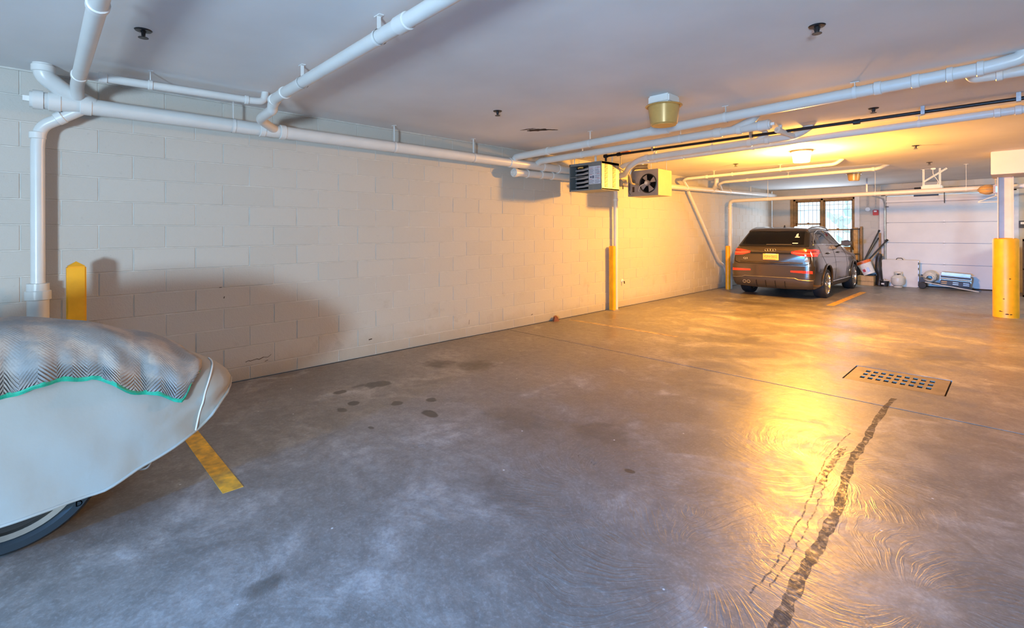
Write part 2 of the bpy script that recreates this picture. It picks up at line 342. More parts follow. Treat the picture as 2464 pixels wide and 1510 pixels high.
SK = [(-0.60, 1.45), (-0.587, 1.852), (-0.596, 2.053), (-0.605, 2.33), (-0.61, 2.612), (-0.624, 2.892), (-0.665, 3.237), (-0.69, 3.57), (-0.695, 3.997), (-0.709, 4.396), (-0.705, 5.061)]
TR = [[(-0.671, 1.946), (-0.665, 2.161), (-0.677, 2.393), (-0.695, 2.716), (-0.746, 3.154), (-0.768, 3.531), (-0.757, 3.982)], [(-0.672, 2.038), (-0.672, 2.318), (-0.684, 2.605), (-0.714, 2.94), (-0.746, 3.29), (-0.751, 3.714)], [(-0.743, 3.06), (-0.76, 3.276), (-0.762, 3.405), (-0.762, 3.66)]]
ribbon('skid_mark', interp(SK, 70), [.050-.012*i/70+.008*sin(i*.9) for i in range(71)], M['skid'])
for L, wd in zip([[(x-.035, y) for x, y in TR[0]]]+TR[1:], (.007, .006, .030)): ribbon('tyre_track', interp(L, 50), [wd]*51, M['track'])

# ------------------------------------------------------------------ left wall, block by block
BL, BH, Y0, ZT = .43688, .18895, .3454, 8.65*.18895
G = .0045
def block_mesh(L, H, axis, nm='block'):
    D, c = .014, .0022
    a, b = L-G*2, H-G*2
    o = [(-a/2, -b/2), (a/2, -b/2), (a/2, b/2), (-a/2, b/2)]; i = [(-a/2+c, -b/2+c), (a/2-c, -b/2+c), (a/2-c, b/2-c), (-a/2+c, b/2-c)]
    mb = MB(); P = (lambda u, d, v: (d, u, v)) if axis == 'x' else (lambda u, d, v: (u, -d, v))
    mb.add([P(u, -D, v) for u, v in o] + [P(u, -.0032, v) for u, v in o] + [P(u, 0, v) for u, v in i],
           [(0, 1, 5, 4), (1, 2, 6, 5), (2, 3, 7, 6), (3, 0, 4, 7), (4, 5, 9, 8), (5, 6, 10, 9), (6, 7, 11, 10), (7, 4, 8, 11), (8, 9, 10, 11)])
    return mb
cache = {}
def lay(parent, axis, plane, u0, u1, z0, z1, openings=(), limit=300, ustart=0, key=None):
    rects = []
    k = -5
    while True:
        zt = ZT-k*BH; zb = zt-BH
        if zt <= .02: break
        zb = max(zb, 0.0); off = 0 if k % 2 else .5
        n = math.floor((u0-ustart)/BL)-1
        while ustart+(n+off)*BL < u1:
            a = ustart+(n+off)*BL; b = a+BL; n += 1
            a, b = max(a, u0), min(b, u1)
            if b-a < .05: continue
            segs = [(a, b, zb, min(zt, z1))]
            for (oa, ob, oz0, oz1) in openings:
                ns = []
                for (p, q, r, t) in segs:
                    if q <= oa or p >= ob or t <= oz0+.01 or r >= oz1-.01: ns.append((p, q, r, t)); continue
                    if p < oa-.03: ns.append((p, oa, r, t))
                    if q > ob+.03: ns.append((ob, q, r, t))
                    if t > oz1+.02 and r < oz1: ns.append((max(p, oa), min(q, ob), oz1, t))
                    if r < oz0-.02 and t > oz0: ns.append((max(p, oa), min(q, ob), r, oz0))
                segs = ns
            rects += [s for s in segs if s[1]-s[0] > .03 and s[3]-s[2] > .03]
        k += 1
    if key: rects.sort(key=key)
    rest = MB()
    for i, (a, b, r, t) in enumerate(rects):
        L, H = round(b-a, 3), round(t-r, 3); cu, cz = (a+b)/2, (r+t)/2; d = plane + random.uniform(-.0016, .0010)*(1 if axis == 'x' else -1)
        pos = (d, cu, cz) if axis == 'x' else (cu, d, cz)
        if i < limit:
            if (L, H, axis) not in cache: cache[(L, H, axis)] = block_mesh(L, H, axis).mesh('block', M['block'])
            o = bpy.data.objects.new('block', cache[(L, H, axis)]); C.objects.link(o); o.parent = parent; o.location = pos
        else:
            mb = block_mesh(L, H, axis); rest.add([(x+pos[0], y+pos[1], z+pos[2]) for x, y, z in mb.v], mb.f)
    if rest.v: rest.build('far_blocks', M['block'], parent)['kind'] = 'stuff'
wl = struct(MB().box((WX-.2, -7, 0), (WX-.0040, BY, CEIL+.1)).build('wall_left', M['mortar']))
lay(wl, 'x', WX, -.9, BY, 0, CEIL, key=lambda r: r[0], ustart=Y0)
# ------------------------------------------------------------------ back wall with window and door openings
WO = (-4.50, -2.99, .87, 2.31); DO = (-2.33, -.08, 0, 2.28); DO2 = (.42, 2.9, 0, 2.28)
def wall_with_holes(name, x0, x1, y0, y1, z1, holes, m):
    mb = MB(); xs = sorted({x0, x1, *[h[0] for h in holes], *[h[1] for h in holes]})
    for a, b in zip(xs, xs[1:]):
        z = 0
        for h in holes:
            if a >= h[0]-1e-6 and b <= h[1]+1e-6:
                if h[2] > 0: mb.box((a, y0, 0), (b, y1, h[2]))
                z = h[3]
        mb.box((a, y0, z), (b, y1, z1))
    return struct(mb.build(name, m))
wb = wall_with_holes('wall_back', WX, 6.5, BY+.0042, BY+.22, CEIL+.1, [WO, DO, DO2], M['mortar'])
lay(wb, 'y', BY, WX, 1.6, 0, CEIL, openings=(WO, DO, DO2), limit=300, ustart=WX)
# side and rear walls of the garage, out of the picture
struct(MB().box((6.5, -7, 0), (6.7, BY+.2, CEIL+.1)).build('wall_right', M['block']))
wall_with_holes('wall_rear', WX, 6.5, -7.2, -7.0, CEIL+.1, [], M['block'])
ce = struct(MB().box((WX-.2, -7.2, CEIL), (6.7, BY+.22, CEIL+.2)).build('ceiling', M['ceil']))
# peeling hole and cracks in the ceiling paint
def blob(name, cx, cy, rx, ry, m, parent, seed=0, z=CEIL-.003, th=.004, n=26, rot=0):
    rr = random.Random(seed); poly = []
    for k in range(n):
        a = 2*pi*k/n; r = 1+rr.uniform(-.28, .22); x, y = rx*r*cos(a), ry*r*sin(a)
        poly.append((cx+x*cos(rot)-y*sin(rot), cy+x*sin(rot)+y*cos(rot)))
    return MB().prism(poly, z, z+th, 'z').build(name, m, parent)
blob('peeled_patch', -3.90, 4.22, .13, .055, M['brown'], ce, 3, rot=.5); blob('peeled_patch', -3.80, 4.30, .10, .018, M['brown'], ce, 5, rot=.9); blob('peeled_patch', -3.96, 4.10, .09, .014, M['brown'], ce, 8, rot=.2)
struct(MB().box((WX+.0, -7, CEIL-.012), (WX+.012, BY, CEIL)).build('trim_1', M['mortar']))

# ------------------------------------------------------------------ window
win = struct(MB().box((WO[0], BY+.02, WO[2]), (WO[0]+.07, BY+.14, WO[3]), .004).box((WO[1]-.06, BY+.02, WO[2]), (WO[1], BY+.14, WO[3]), .004)
    .box((WO[0], BY+.02, WO[3]-.07), (WO[1], BY+.14, WO[3]), .004).box((WO[0], BY+.02, WO[2]), (WO[1], BY+.14, WO[2]+.05), .004)
    .box((-3.80, BY+.02, WO[2]), (-3.74, BY+.14, WO[3]), .004).build('window_1', M['wood']))
MB().box((WO[0]-.06, BY-.02, WO[2]-.04), (WO[0]+.02, BY, WO[3]+.03), .004).box((WO[0]-.06, BY-.02, WO[3]-.02), (WO[1]+.02, BY, WO[3]+.05), .004).build('casing', M['wood'], win)
MB().box((WO[1]-.01, BY-.03, .5), (WO[1]+.10, BY+.0, WO[3]+.06), .004).build('side_casing', M['jamb'], win)
for (x0, x1, zm) in ((-4.43, -3.80, 1.585), (-3.74, -3.05, 1.42)):
    for (za, zb, yy) in ((zm-.02, WO[3]-.07, BY+.09), (WO[2]+.05, zm+.02, BY+.05)):
        s = MB(); t = .038
        s.box((x0, yy, za), (x0+t, yy+.035, zb), .003).box((x1-t, yy, za), (x1, yy+.035, zb), .003).box((x0, yy, zb-t), (x1, yy+.035, zb), .003).box((x0, yy, za), (x1, yy+.035, za+t), .003)
        so = s.build('sash', M['wood'], win)
        MB().box((x0+t, yy+.014, za+t), (x1-t, yy+.018, zb-t)).build('pane', M['winglass'], so)
    MB().box(((x0+x1)/2-.03, BY+.035, zm+.02), ((x0+x1)/2+.03, BY+.06, zm+.04), .003).build('sash_lock', M['wood'], win)
gr = thing('security_grille', 'white iron security bars outside the back window', 'window bars', (-3.75, BY+.24, .9))
for x in [WO[0]+.03+.105*i for i in range(14)]:
    MB().tube([(x, BY+.24, .80), (x, BY+.24, 2.38)], .008, 8).build('bar', M['white'], gr)
for z in (.82, 1.36, 1.98, 2.12, 2.36): MB().box((WO[0]-.02, BY+.23, z-.008), (WO[1]+.02, BY+.25, z+.008)).build('crossbar', M['white'], gr)
for i in range(6):
    x = WO[0]+.13+.21*i; MB().tube([(x, BY+.23, 1.36), (x+.05, BY+.23, 1.30), (x+.10, BY+.23, 1.36)], .006, 6).build('scroll', M['white'], gr)
struct(MB().box((-30, BY+.25, -.35), (30, 60, -.25)).build('outdoor_ground', M['ground']))
hg = MB(); rr = random.Random(4)
for k in range(48):
    c = Vector((rr.gauss(-5.6, .35), rr.uniform(27, 28), rr.uniform(-.2, 3.6))); a = Vector((rr.uniform(-1, 1), rr.uniform(-1, 1), rr.uniform(-1, 1))).normalized()*.28; b = a.cross(Vector((rr.uniform(-1, 1), 1, rr.uniform(-1, 1)))).normalized()*.16
    hg.add([c-a, c-b, c+a, c+b], [(0, 1, 2, 3)])
tag(hg.build('shrub', M['hedge']), 'green leafy shrub outdoors seen through the back window bars', 'shrub', kind='stuff')

# ------------------------------------------------------------------ garage doors
def overhead_door(nm, o, full=True):
    x0, x1 = o[0], o[1]
    d = struct(MB().box((x0, BY+.10, 0), (x1, BY+.12, 2.27)).build(nm, M['jamb']))
    zs = [0.02, .56, 1.08, 1.59, 2.10, 2.27]
    for a, b in zip(zs, zs[1:]):
        MB().box((x0+.004, BY+.045, a+.004), (x1-.004, BY+.10, b-.004), .006).build('panel', M['doorp'], d)
    MB().box((x0, BY+.03, .0), (x1, BY+.1, .022)).build('bottom_seal', M['joint'], d)
    MB().box((x0, BY+.015, 2.115), (x1, BY+.045, 2.15), .003).build('strut', M['white'], d)
    for x in (x0+.03, (x0+x1)/2):
        for z in zs[1:4]:
            MB().box((x-.014, BY+.034, z-.05), (x+.014, BY+.045, z-.008), .004).box((x-.014, BY+.034, z+.008), (x+.014, BY+.045, z+.05), .004).build('hinge', M['white'], d)
            MB().tube([(x-.02, BY+.034, z), (x+.02, BY+.034, z)], .007, 8).build('hinge_pin', M['steel'], d)
    for x in (x0, x1):
        s = -1 if x == x0 else 1
        MB().box((x-.0+s*.002, BY-.03, 0), (x+s*.13, BY-.001, 2.34), .003).build('jamb', M['jamb'], d)
        pts = fillet([(x+s*.02, BY-.05, .02), (x+s*.02, BY-.05, 2.20), (x+s*.02, BY-2.3, 2.22)], .3, 8)
        MB().tube(pts, .020, 6).build('track', M['steel'], d)
        MB().bar((x+s*.02, BY-2.2, 2.22), (x+s*.02, BY-2.2, CEIL), .03, .004).build('track_hanger', M['steel'], d)
        MB().bar((x+s*.03, BY-.03, 2.0), (x-s*.06, BY-.03, 2.0), .03, .02).build('roller', M['black'], d)
    MB().box((x0-.1, BY-.03, 2.28), (x1+.1, BY-.001, 2.40), .003).build('header', M['offwhite'], d)
    return d
d1 = overhead_door('door_1', DO); overhead_door('door_2', DO2)
MB().tube([(DO[0]-.1, BY-.09, 2.42), (DO[1]+.1, BY-.09, 2.42)], .016, 10).build('torsion_shaft', M['steel'], d1)
MB().tube([(-1.75, BY-.09, 2.42), (-1.25, BY-.09, 2.42)], .034, 12).build('torsion_spring', M['blackpipe'], d1)

# ------------------------------------------------------------------ pipes
def pipe_obj(label, pts, r, couplings=(), hangers=(), caps=(), name='drain_pipe', m='pvc', fil=.09, group=None, extra=None, n=18):
    """pts: path; couplings: (point, direction, length); hangers: points on the axis; caps: (point, outward direction)"""
    t = thing(name, label, 'pipe', pts[0], group)
    MB().tube(fillet(pts, fil), r, n).build('pipe_run', M[m], t)
    for (p, d, L) in couplings:
        p, d = Vector(p), Vector(d).normalized()
        MB().tube([p-d*L/2, p-d*(L/2-.004), p+d*(L/2-.004), p+d*L/2], r, n, rs=[r+.001, r+.007, r+.007, r+.001]).build('coupling', M['pvcband'], t)
    for h in hangers:
        h, d, ztop = Vector(h[0]), Vector(h[1]).normalized(), CEIL
        mb = MB().tube([h-d*.012, h+d*.012], r+.0045, n, caps=False)
        mb.bar(h+Vector((0, 0, r)), (h.x, h.y, ztop), .022, .004, up=d).box((h.x-.03, h.y-.014, ztop-.004), (h.x+.03, h.y+.014, ztop))
        mb.build('hanger', M['strap'], t)
    for (p, d) in caps:
        p, d = Vector(p), Vector(d).normalized()
        MB().tube([p-d*.05, p+d*.005], r+.008, n).tube([p+d*.005, p+d*.022], r*.95, n).build('cleanout_plug', M['pvcband'], t)
        q = Vector((0, 0, 1)) if abs(d.z) < .9 else Vector((1, 0, 0)); sd = d.cross(q).normalized()
        MB().bar(p+d*.02, p+d*.055, r*.6, r*.6).build('plug_lug', M['white'], t)
    for (pp, rr_) in (extra or ()): MB().tube(fillet(pp, .07), rr_, n).build('branch', M[m], t)
    return t
X_, Y_, Z_ = (1, 0, 0), (0, 1, 0), (0, 0, 1)
# main run along the left wall
pipe_obj('thick white drain pipe running under the ceiling along the left block wall', [(-4.85, -.02, 2.333), (-4.85, 6.6, 2.340), (-4.90, 6.75, 2.24)], .060,
   [((-4.85, .26, 2.334), Y_, .07), ((-4.85, .09, 2.333), Y_, .07), ((-4.85, 1.49, 2.336), Y_, .05), ((-4.85, 1.67, 2.336), Y_, .055), ((-4.85, 5.35, 2.338), Y_, .05), ((-4.85, 5.70, 2.338), Y_, .06), ((-4.85, 4.73, 2.338), Y_, .16)],
   [((-4.85, 1.25, 2.335), Y_), ((-4.85, 2.87, 2.337), Y_), ((-4.85, 4.02, 2.337), Y_)], [((-4.85, -.02, 2.333), (0, -1, 0))], fil=.05)
pipe_obj('fat white elbow dropping from the ceiling into the wall pipe at far left', [(-4.79, .03, CEIL+.01), (-4.79, .03, 2.50), (-4.83, .16, 2.40), (-4.85, .30, 2.345)], .058,
   [((-4.79, .03, 2.545), Z_, .05)], fil=.12)
pipe_obj('white downpipe standing against the block wall beside the leftmost yellow post', [(-4.86, .23, 2.30), (-4.93, .02, 2.16), (-4.93, 0, 2.05), (-4.93, 0, 0)], .040,
   [((-4.93, 0, 2.09), Z_, .05), ((-4.895, .12, 2.23), (-.07, -.21, -.14), .05)], fil=.08, name='downpipe')
sl = thing('pipe_sleeve', 'wide grey-white pipe sleeve at the foot of the left downpipe', 'pipe', (-4.93, 0, 0))
MB().lathe([(.060, 0), (.060, .90), (.072, .905), (.072, .965), (.062, .97), (.062, 1.02), (.043, 1.022), (.043, 0)], (-4.93, 0, 0)).build('sleeve', M['pvc'], sl)
pipe_obj('white pipe crossing the ceiling at the upper left corner of the picture', [(1.2, .205, 2.462), (-4.60, .205, 2.450), (-4.70, .205, 2.44), (-4.84, .215, 2.37)], .040,
   [((-4.42, .205, 2.451), X_, .05), ((-3.0, .205, 2.453), X_, .05)], [((-2.6, .205, 2.453), X_)], fil=.06)
pipe_obj('thin white pipe running just under the ceiling above the left wall pipe', [(-4.46, .245, 2.470), (-4.46, 1.31, 2.490), (-4.46, 1.385, 2.50), (-4.46, 1.40, CEIL+.01)], .029,
   [((-4.46, .33, 2.472), Y_, .05), ((-4.46, .60, 2.477), Y_, .03), ((-4.46, 1.25, 2.489), Y_, .03)], [((-4.46, .60, 2.477), Y_)], fil=.06)
pipe_obj('white pipe crossing the ceiling diagonally from upper middle to the left wall', [(1.2, 1.35, 2.475), (-4.10, 1.36, 2.452), (-4.20, 1.37, 2.41), (-4.23, 1.38, 2.385), (-4.50, 1.385, 2.375), (-4.60, 1.40, 2.37), (-4.84, 1.60, 2.345)], .040,
   [((-3.9, 1.36, 2.453), X_, .03), ((-2.2, 1.357, 2.46), X_, .10), ((-4.14, 1.362, 2.445), X_, .04)], [((-3.55, 1.36, 2.454), X_), ((-2.45, 1.357, 2.459), X_)], fil=.05)
pipe_obj('grey-shaded capped drain pipe with white collars, below the thick wall pipe', [(-4.90, 4.80, 2.215), (-4.90, 15.5, 2.42)], .054,
   [((-4.90, 5.06, 2.22), Y_, .035), ((-4.90, 5.36, 2.226), Y_, .04), ((-4.90, 5.60, 2.23), Y_, .04), ((-4.90, 9.95, 2.315), Y_, .05), ((-4.90, 12.2, 2.357), Y_, .05), ((-4.90, 11.3, 2.34), Y_, .14)],
   [((-4.90, 9.0, 2.296), Y_), ((-4.90, 13.6, 2.384), Y_), ((-4.90, 14.9, 2.409), Y_)], [((-4.90, 4.80, 2.215), (0, -1, 0))],
   extra=[([(-4.72, 11.05, CEIL), (-4.72, 11.05, 2.46), (-4.88, 11.25, 2.36)], .048)])
PAx = [(-4.83, 4.73, 2.36), (-4.80, 4.73, 2.415), (-3.5, 4.73, 2.437), (-.12, 4.73, 2.512), (.03, 4.73, 2.535), (.05, 4.73, CEIL+.02)]
pipe_obj('longest thick white pipe crossing the ceiling in front, nearest the camera', PAx, .046,
   [((-4.2, 4.73, 2.425), X_, .03), ((-2.62, 4.73, 2.457), X_, .20), ((-.75, 4.73, 2.499), X_, .05), ((-.52, 4.73, 2.503), X_, .05), ((-.33, 4.73, 2.507), X_, .04), ((-.17, 4.73, 2.511), X_, .04)],
   [((-3.53, 4.73, 2.436), X_), ((-1.93, 4.73, 2.473), X_), ((-.90, 4.73, 2.496), X_)], fil=.07)
pipe_obj('second white ceiling pipe, ending in a capped wye beyond the unlit ceiling lamp', [(-4.84, 5.19, 2.36), (-4.76, 5.19, 2.398), (-1.72, 5.19, 2.436)], .044,
   [((-2.20, 5.19, 2.430), X_, .08), ((-1.98, 5.19, 2.432), X_, .05), ((-1.77, 5.19, 2.435), X_, .05)],
   [((-4.0, 5.19, 2.406), X_), ((-2.62, 5.19, 2.425), X_)], [((-1.70, 5.19, 2.436), (1, 0, .01))], extra=[([(-2.05, 5.19, 2.432), (-1.86, 5.19, 2.50), (-1.80, 5.19, CEIL)], .044)])
pipe_obj('third white ceiling pipe with an elbow behind the louvred heater', [(-1.60, 6.30, CEIL+.01), (-1.76, 6.30, 2.487), (-3.80, 6.30, 2.440), (-4.00, 6.32, 2.35), (-4.25, 6.60, 2.28), (-4.88, 6.95, 2.26)], .043,
   [((-3.70, 6.30, 2.442), X_, .05), ((-2.28, 6.30, 2.474), X_, .05), ((-2.08, 6.30, 2.479), X_, .05)], [((-3.58, 6.30, 2.445), X_), ((-2.75, 6.30, 2.464), X_)], fil=.10,
   extra=[([(-2.2, 6.30, 2.476), (-2.12, 6.30, 2.53), (-2.08, 6.30, CEIL)], .04)])
cl = thing('cleanout_stub', 'short capped pipe stub pointing at the camera near the ceiling middle', 'pipe', (-1.80, 6.1, 2.5))
MB().tube([(-1.86, 6.02, 2.520), (-1.79, 6.28, 2.482)], .030, 16).build('stub', M['pvc'], cl); MB().tube([(-1.87, 5.985, 2.524), (-1.86, 6.03, 2.518)], .036, 16).build('cap', M['pvcband'], cl); MB().bar((-1.874, 5.97, 2.526), (-1.87, 5.985, 2.524), .02, .02).build('cap_lug', M['offwhite'], cl); MB().tube([(-1.855, 6.04, 2.52), (-1.855, 6.04, CEIL)], .02, 10).build('riser', M['pvc'], cl)
pipe_obj('lowest long white pipe crossing the ceiling, just above the lit lamp', [(-4.85, 6.95, 2.27), (-4.30, 6.62, 2.42), (-4.137, 6.60, 2.440), (.10, 6.60, 2.510), (2.4, 6.6, 2.53)], .038,
   [((-3.95, 6.60, 2.443), X_, .03), ((-3.30, 6.60, 2.454), X_, .03), ((.02, 6.60, 2.509), X_, .05), ((-.12, 6.60, 2.507), X_, .05)],
   [((-3.72, 6.60, 2.447), X_), ((-2.35, 6.60, 2.469), X_), ((-.70, 6.60, 2.497), X_)], fil=.12)
bp = pipe_obj('black iron gas pipe running between the white pipes under the ceiling', [(-4.30, 6.12, 2.515), (2.4, 6.12, 2.530)], .017, name='gas_pipe', m='blackpipe', n=12)
MB().tube([(-4.28, 6.12, 2.515), (-4.28, 6.12, 2.34)], .017, 10).build('drop', M['blackpipe'], bp)
for x in (-4.28, -4.05, -1.15): MB().tube([(x-.03, 6.12, 2.516), (x+.03, 6.12, 2.516)], .027, 10).build('fitting', M['blackpipe'], bp)
for x in (-3.5, -2.2, -.62, .02): MB().box((x-.015, 6.095, 2.50), (x+.015, 6.145, CEIL-.001), .002).build('clip', M['steel'], bp)
MB().box((-4.05, 6.08, 2.54), (-3.88, 6.17, CEIL-.001), .004).build('valve', M['orange'], bp, 'orange shut-off valve')
pipe_obj('white pipe stub at the upper right edge, behind the nearest ceiling pipe', [(-.24, 5.05, CEIL), (-.22, 5.05, 2.525), (-.1, 5.05, 2.520), (2.0, 5.05, 2.515)], .038, [((-.08, 5.05, 2.52), X_, .04)], fil=.06)
pipe_obj('thin cream pipe under the ceiling beyond the lit lamp, nearer of two', [(-4.86, 9.9, 2.34), (-4.80, 9.62, 2.44), (-4.72, 9.60, 2.470), (-2.10, 9.60, 2.507), (-2.0, 9.62, CEIL+.01)], .028,
   [((-4.3, 9.60, 2.476), X_, .04), ((-3.8, 9.60, 2.483), X_, .03)], [((-4.15, 9.60, 2.478), X_), ((-2.95, 9.60, 2.495), X_)], fil=.06)
pipe_obj('thin cream pipe under the ceiling above the car, farther of two', [(-4.84, 11.6, 2.37), (-4.62, 10.95, 2.44), (-4.50, 10.9, 2.474), (-1.72, 10.9, 2.506), (-1.62, 11.1, CEIL+.01)], .030,
   [((-4.0, 10.9, 2.480), X_, .04), ((-1.80, 10.9, 2.505), X_, .05)], [((-3.2, 10.9, 2.489), X_)], fil=.09)
pipe_obj('low white pipe rising beside the far post and crossing above the car', [(-4.80, 12.0, 0), (-4.80, 12.0, 2.112), (-4.60, 12.0, 2.115), (3.5, 12.0, 2.150)], .042,
   [((-4.80, 12.0, 1.93), Z_, .03)], [((-3.95, 12.0, 2.120), X_), ((-1.95, 12.0, 2.128), X_), ((-.62, 12.0, 2.133), X_)], fil=.13)
pipe_obj('slanting white pipe leaning along the lit block wall down to the far post', [(-4.955, 10.15, 2.26), (-4.955, 11.72, .66), (-4.955, 12.00, .56), (-4.955, 12.18, .30), (-4.955, 12.25, 0)], .030, fil=.12)
pipe_obj('white downpipe behind the yellow post in the middle of the wall', [(-4.90, 7.15, 2.25), (-4.93, 7.34, 2.12), (-4.97, 7.40, 2.02), (-4.97, 7.40, 0)], .038, [((-4.97, 7.40, 1.95), Z_, .05)], fil=.1, name='downpipe')

# ------------------------------------------------------------------ yellow posts
def square_post(label, x0, x1, y0, y1, h, top):
    t = thing('guard_post', label, 'post', ((x0+x1)/2, (y0+y1)/2, 0))
    MB().box((x0, y0, 0), (x1, y1, h), .008).build('shaft', M['yellow'], t)
    if top:
        cx, cy = (x0+x1)/2, (y0+y1)/2
        MB().add([(x0+.004, y0+.004, h), (x1-.004, y0+.004, h), (x1-.004, y1-.004, h), (x0+.004, y1-.004, h), (cx, cy, h+.035)], [(0, 1, 4), (1, 2, 4), (2, 3, 4), (3, 0, 4), (3, 2, 1, 0)]).build('pyramid_cap', M['yellow'], t)
    return t
square_post('square yellow guard post with pyramid cap behind the covered scooter', -4.79, -4.68, .145, .252, 1.145, True)
p2 = square_post('slim square yellow guard post against the brightest lit part of the wall', -5.01, -4.92, 7.24, 7.33, 1.13, False)
MB().box((-5.03, 7.18, 0), (-4.86, 7.37, .006)).build('base_plate', M['steel'], p2)
p3 = thing('guard_post', 'round yellow guard post in the corner left of the car', 'post', (-4.80, 11.86, 0))
MB().lathe([(.055, 0), (.055, 1.02), (.048, 1.035), (.0, 1.04)], (-4.80, 11.86, 0), cap=False).build('shaft', M['yellow'], p3)

# ------------------------------------------------------------------ steel column in a yellow bollard, beam
CXc, CYc = -.112, 11.12
b4 = thing('column_bollard', 'thick yellow round bollard jacketing the steel column at right', 'bollard', (CXc, CYc, 0))
n = 40; prof = [(.154, 0), (.154, 1.225), (.150, 1.245), (.12, 1.26), (0, 1.266)]
MB().lathe(prof, (CXc, CYc, 0), n=40, cap=False).build('jacket', M['yellow'], b4)
rr = random.Random(2)
for (a, z, s) in ((-1.95, .10, .02), (-1.2, .06, .016), (-1.7, .30, .012), (-1.25, .62, .014), (-1.5, .06, .02)):
    x, y = CXc+.1545*cos(a), CYc+.1545*sin(a); q = Matrix.Translation((x, y, z)) @ Matrix.Rotation(a+pi/2, 4, 'Z')
    MB().prism([(s*cos(k*.9)*rr.uniform(.5, 1.6), s*.5*sin(k*.9)*rr.uniform(.5, 1.4)) for k in range(7)], -.001, .001, 'y').xf(q).build('paint_chip', M['brown'], b4)
colm = thing('steel_column', 'painted steel column rising from the yellow bollard to the beam', 'column', (CXc, CYc, 1.1))
MB().box((CXc-.092, CYc-.10, 1.1), (CXc-.080, CYc+.10, 2.235)).box((CXc+.080, CYc-.10, 1.1), (CXc+.092, CYc+.10, 2.235)).box((CXc-.081, CYc-.006, 1.1), (CXc+.081, CYc+.006, 2.235)).build('shaft', M['column'], colm)
MB().box((-.262, 10.42, 2.232), (6.5, 11.3, CEIL), .006).build('trim_2', M['pink'])['kind'] = 'structure'

# ------------------------------------------------------------------ unit heaters
def heater_front():
    t = thing('unit_heater', 'grey gas heater with open burner tubes and warning label, hanging near the wall', 'heater', (-4.42, 6.02, CEIL))
    x0, x1, y0, y1, z0, z1 = -4.72, -4.128, 5.80, 6.24, 1.992, 2.40
    xm = x0+(x1-x0)*.60
    c = MB(); th = .014
    c.box((x0, y0, z1-.035), (x1, y1, z1)).box((x0, y0, z0), (x1, y1, z0+.02)).box((x0, y0, z0), (x0+th, y1, z1)).box((xm, y0+.001, z0+.01), (x1-.012, y0+.02, z1-.03)).box((x0, y1-th, z0), (x1-.01, y1, z1))
    c.build('casing', M['grey'], t)
    sp = MB().box((x1-.012, y0, z0), (x1, y1, z1), .002).build('side_panel', M['tan'], t)
    for ya in (y0+.075, y0+.275):
        g = MB()
        for k in range(24): z = z0+.045+k*.0135; g.box((x1, ya, z), (x1+.003, ya+.065, z+.007))
        MB().box((x1-.0005, ya-.004, z0+.038), (x1+.001, ya+.07, z0+.37)).build('vent_recess', M['dark'], sp)
        g.build('vent_louvre', M['tan'], sp)['kind'] = 'stuff'
    MB().box((x0+th, y0+.16, z0+.02), (xm, y0+.17, z1-.035)).build('burner_back', M['dark'], t)
    MB().box((x0+th, y0+.004, z0+.205), (xm, y0+.012, z0+.212)).build('divider', M['steel'], t)
    for k in range(5):
        z = z0+.055+k*.062
        m = MB().tube([(x0+.09, y0+.04, z), (x0+.105, y0+.036, z+.002), (xm-.10, y0+.03, z+.006), (xm-.05, y0+.028, z+.015), (xm+.01, y0+.03, z+.020)], .02, 12, rs=[.010, .018, .018, .022, .024])
        m.build('burner_tube', M['tube'], t)
    MB().tube([(x0+.13, y0+.05, z1-.062), (x0+.17, y0+.03, z1-.058), (x0+.23, y0+.04, z1-.06)], .012, 10).build('igniter', M['brassb'], t)
    lb = MB().box((xm+.015, y0-.002, z0+.085), (x1-.02, y0+.001, z1-.065)).build('warning_label', M['paper'], t)
    lx0, lx1, lz1 = xm+.022, x1-.027, z1-.075; cx = (lx0+lx1)/2
    ln = MB(); lr = MB(); r2 = random.Random(5)
    for k in range(21):
        z = lz1-.008-k*.0113
        if k in (1, 9, 15): lr.box((lx0, y0-.0035, z-.004), (lx0+.05, y0-.0025, z)); lr.box((lx1-.055, y0-.0035, z+.004), (lx1, y0-.0025, z+.008)); continue
        if not (10 <= k <= 14): ln.box((lx0, y0-.0035, z-.0035), (cx-.01-r2.random()*.02, y0-.0025, z))
        ln.box((cx+.004, y0-.0035, z-.0035), (lx1-r2.random()*.03, y0-.0025, z))
    ln.box((lx0+.01, y0-.0035, lz1-.16), (lx0+.04, y0-.0025, lz1-.13)); ln.box((lx0+.05, y0-.0035, lz1-.165), (lx0+.08, y0-.0025, lz1-.125))
    ln.build('label_print', M['ink'], lb)['kind'] = 'stuff'; lr.build('label_headings', M['inkr'], lb)
    for (x, y) in ((x1-.12, y0+.02), (x1-.1, y1-.03), (x0+.06, y0+.05)):
        MB().bar((x, y, z1-.01), (x, y, CEIL), .035 if y < 5.85 and x > -4.4 else .012, .006, up=(0, 1, 0)).build('hanger', M['strap'], t)
heater_front()
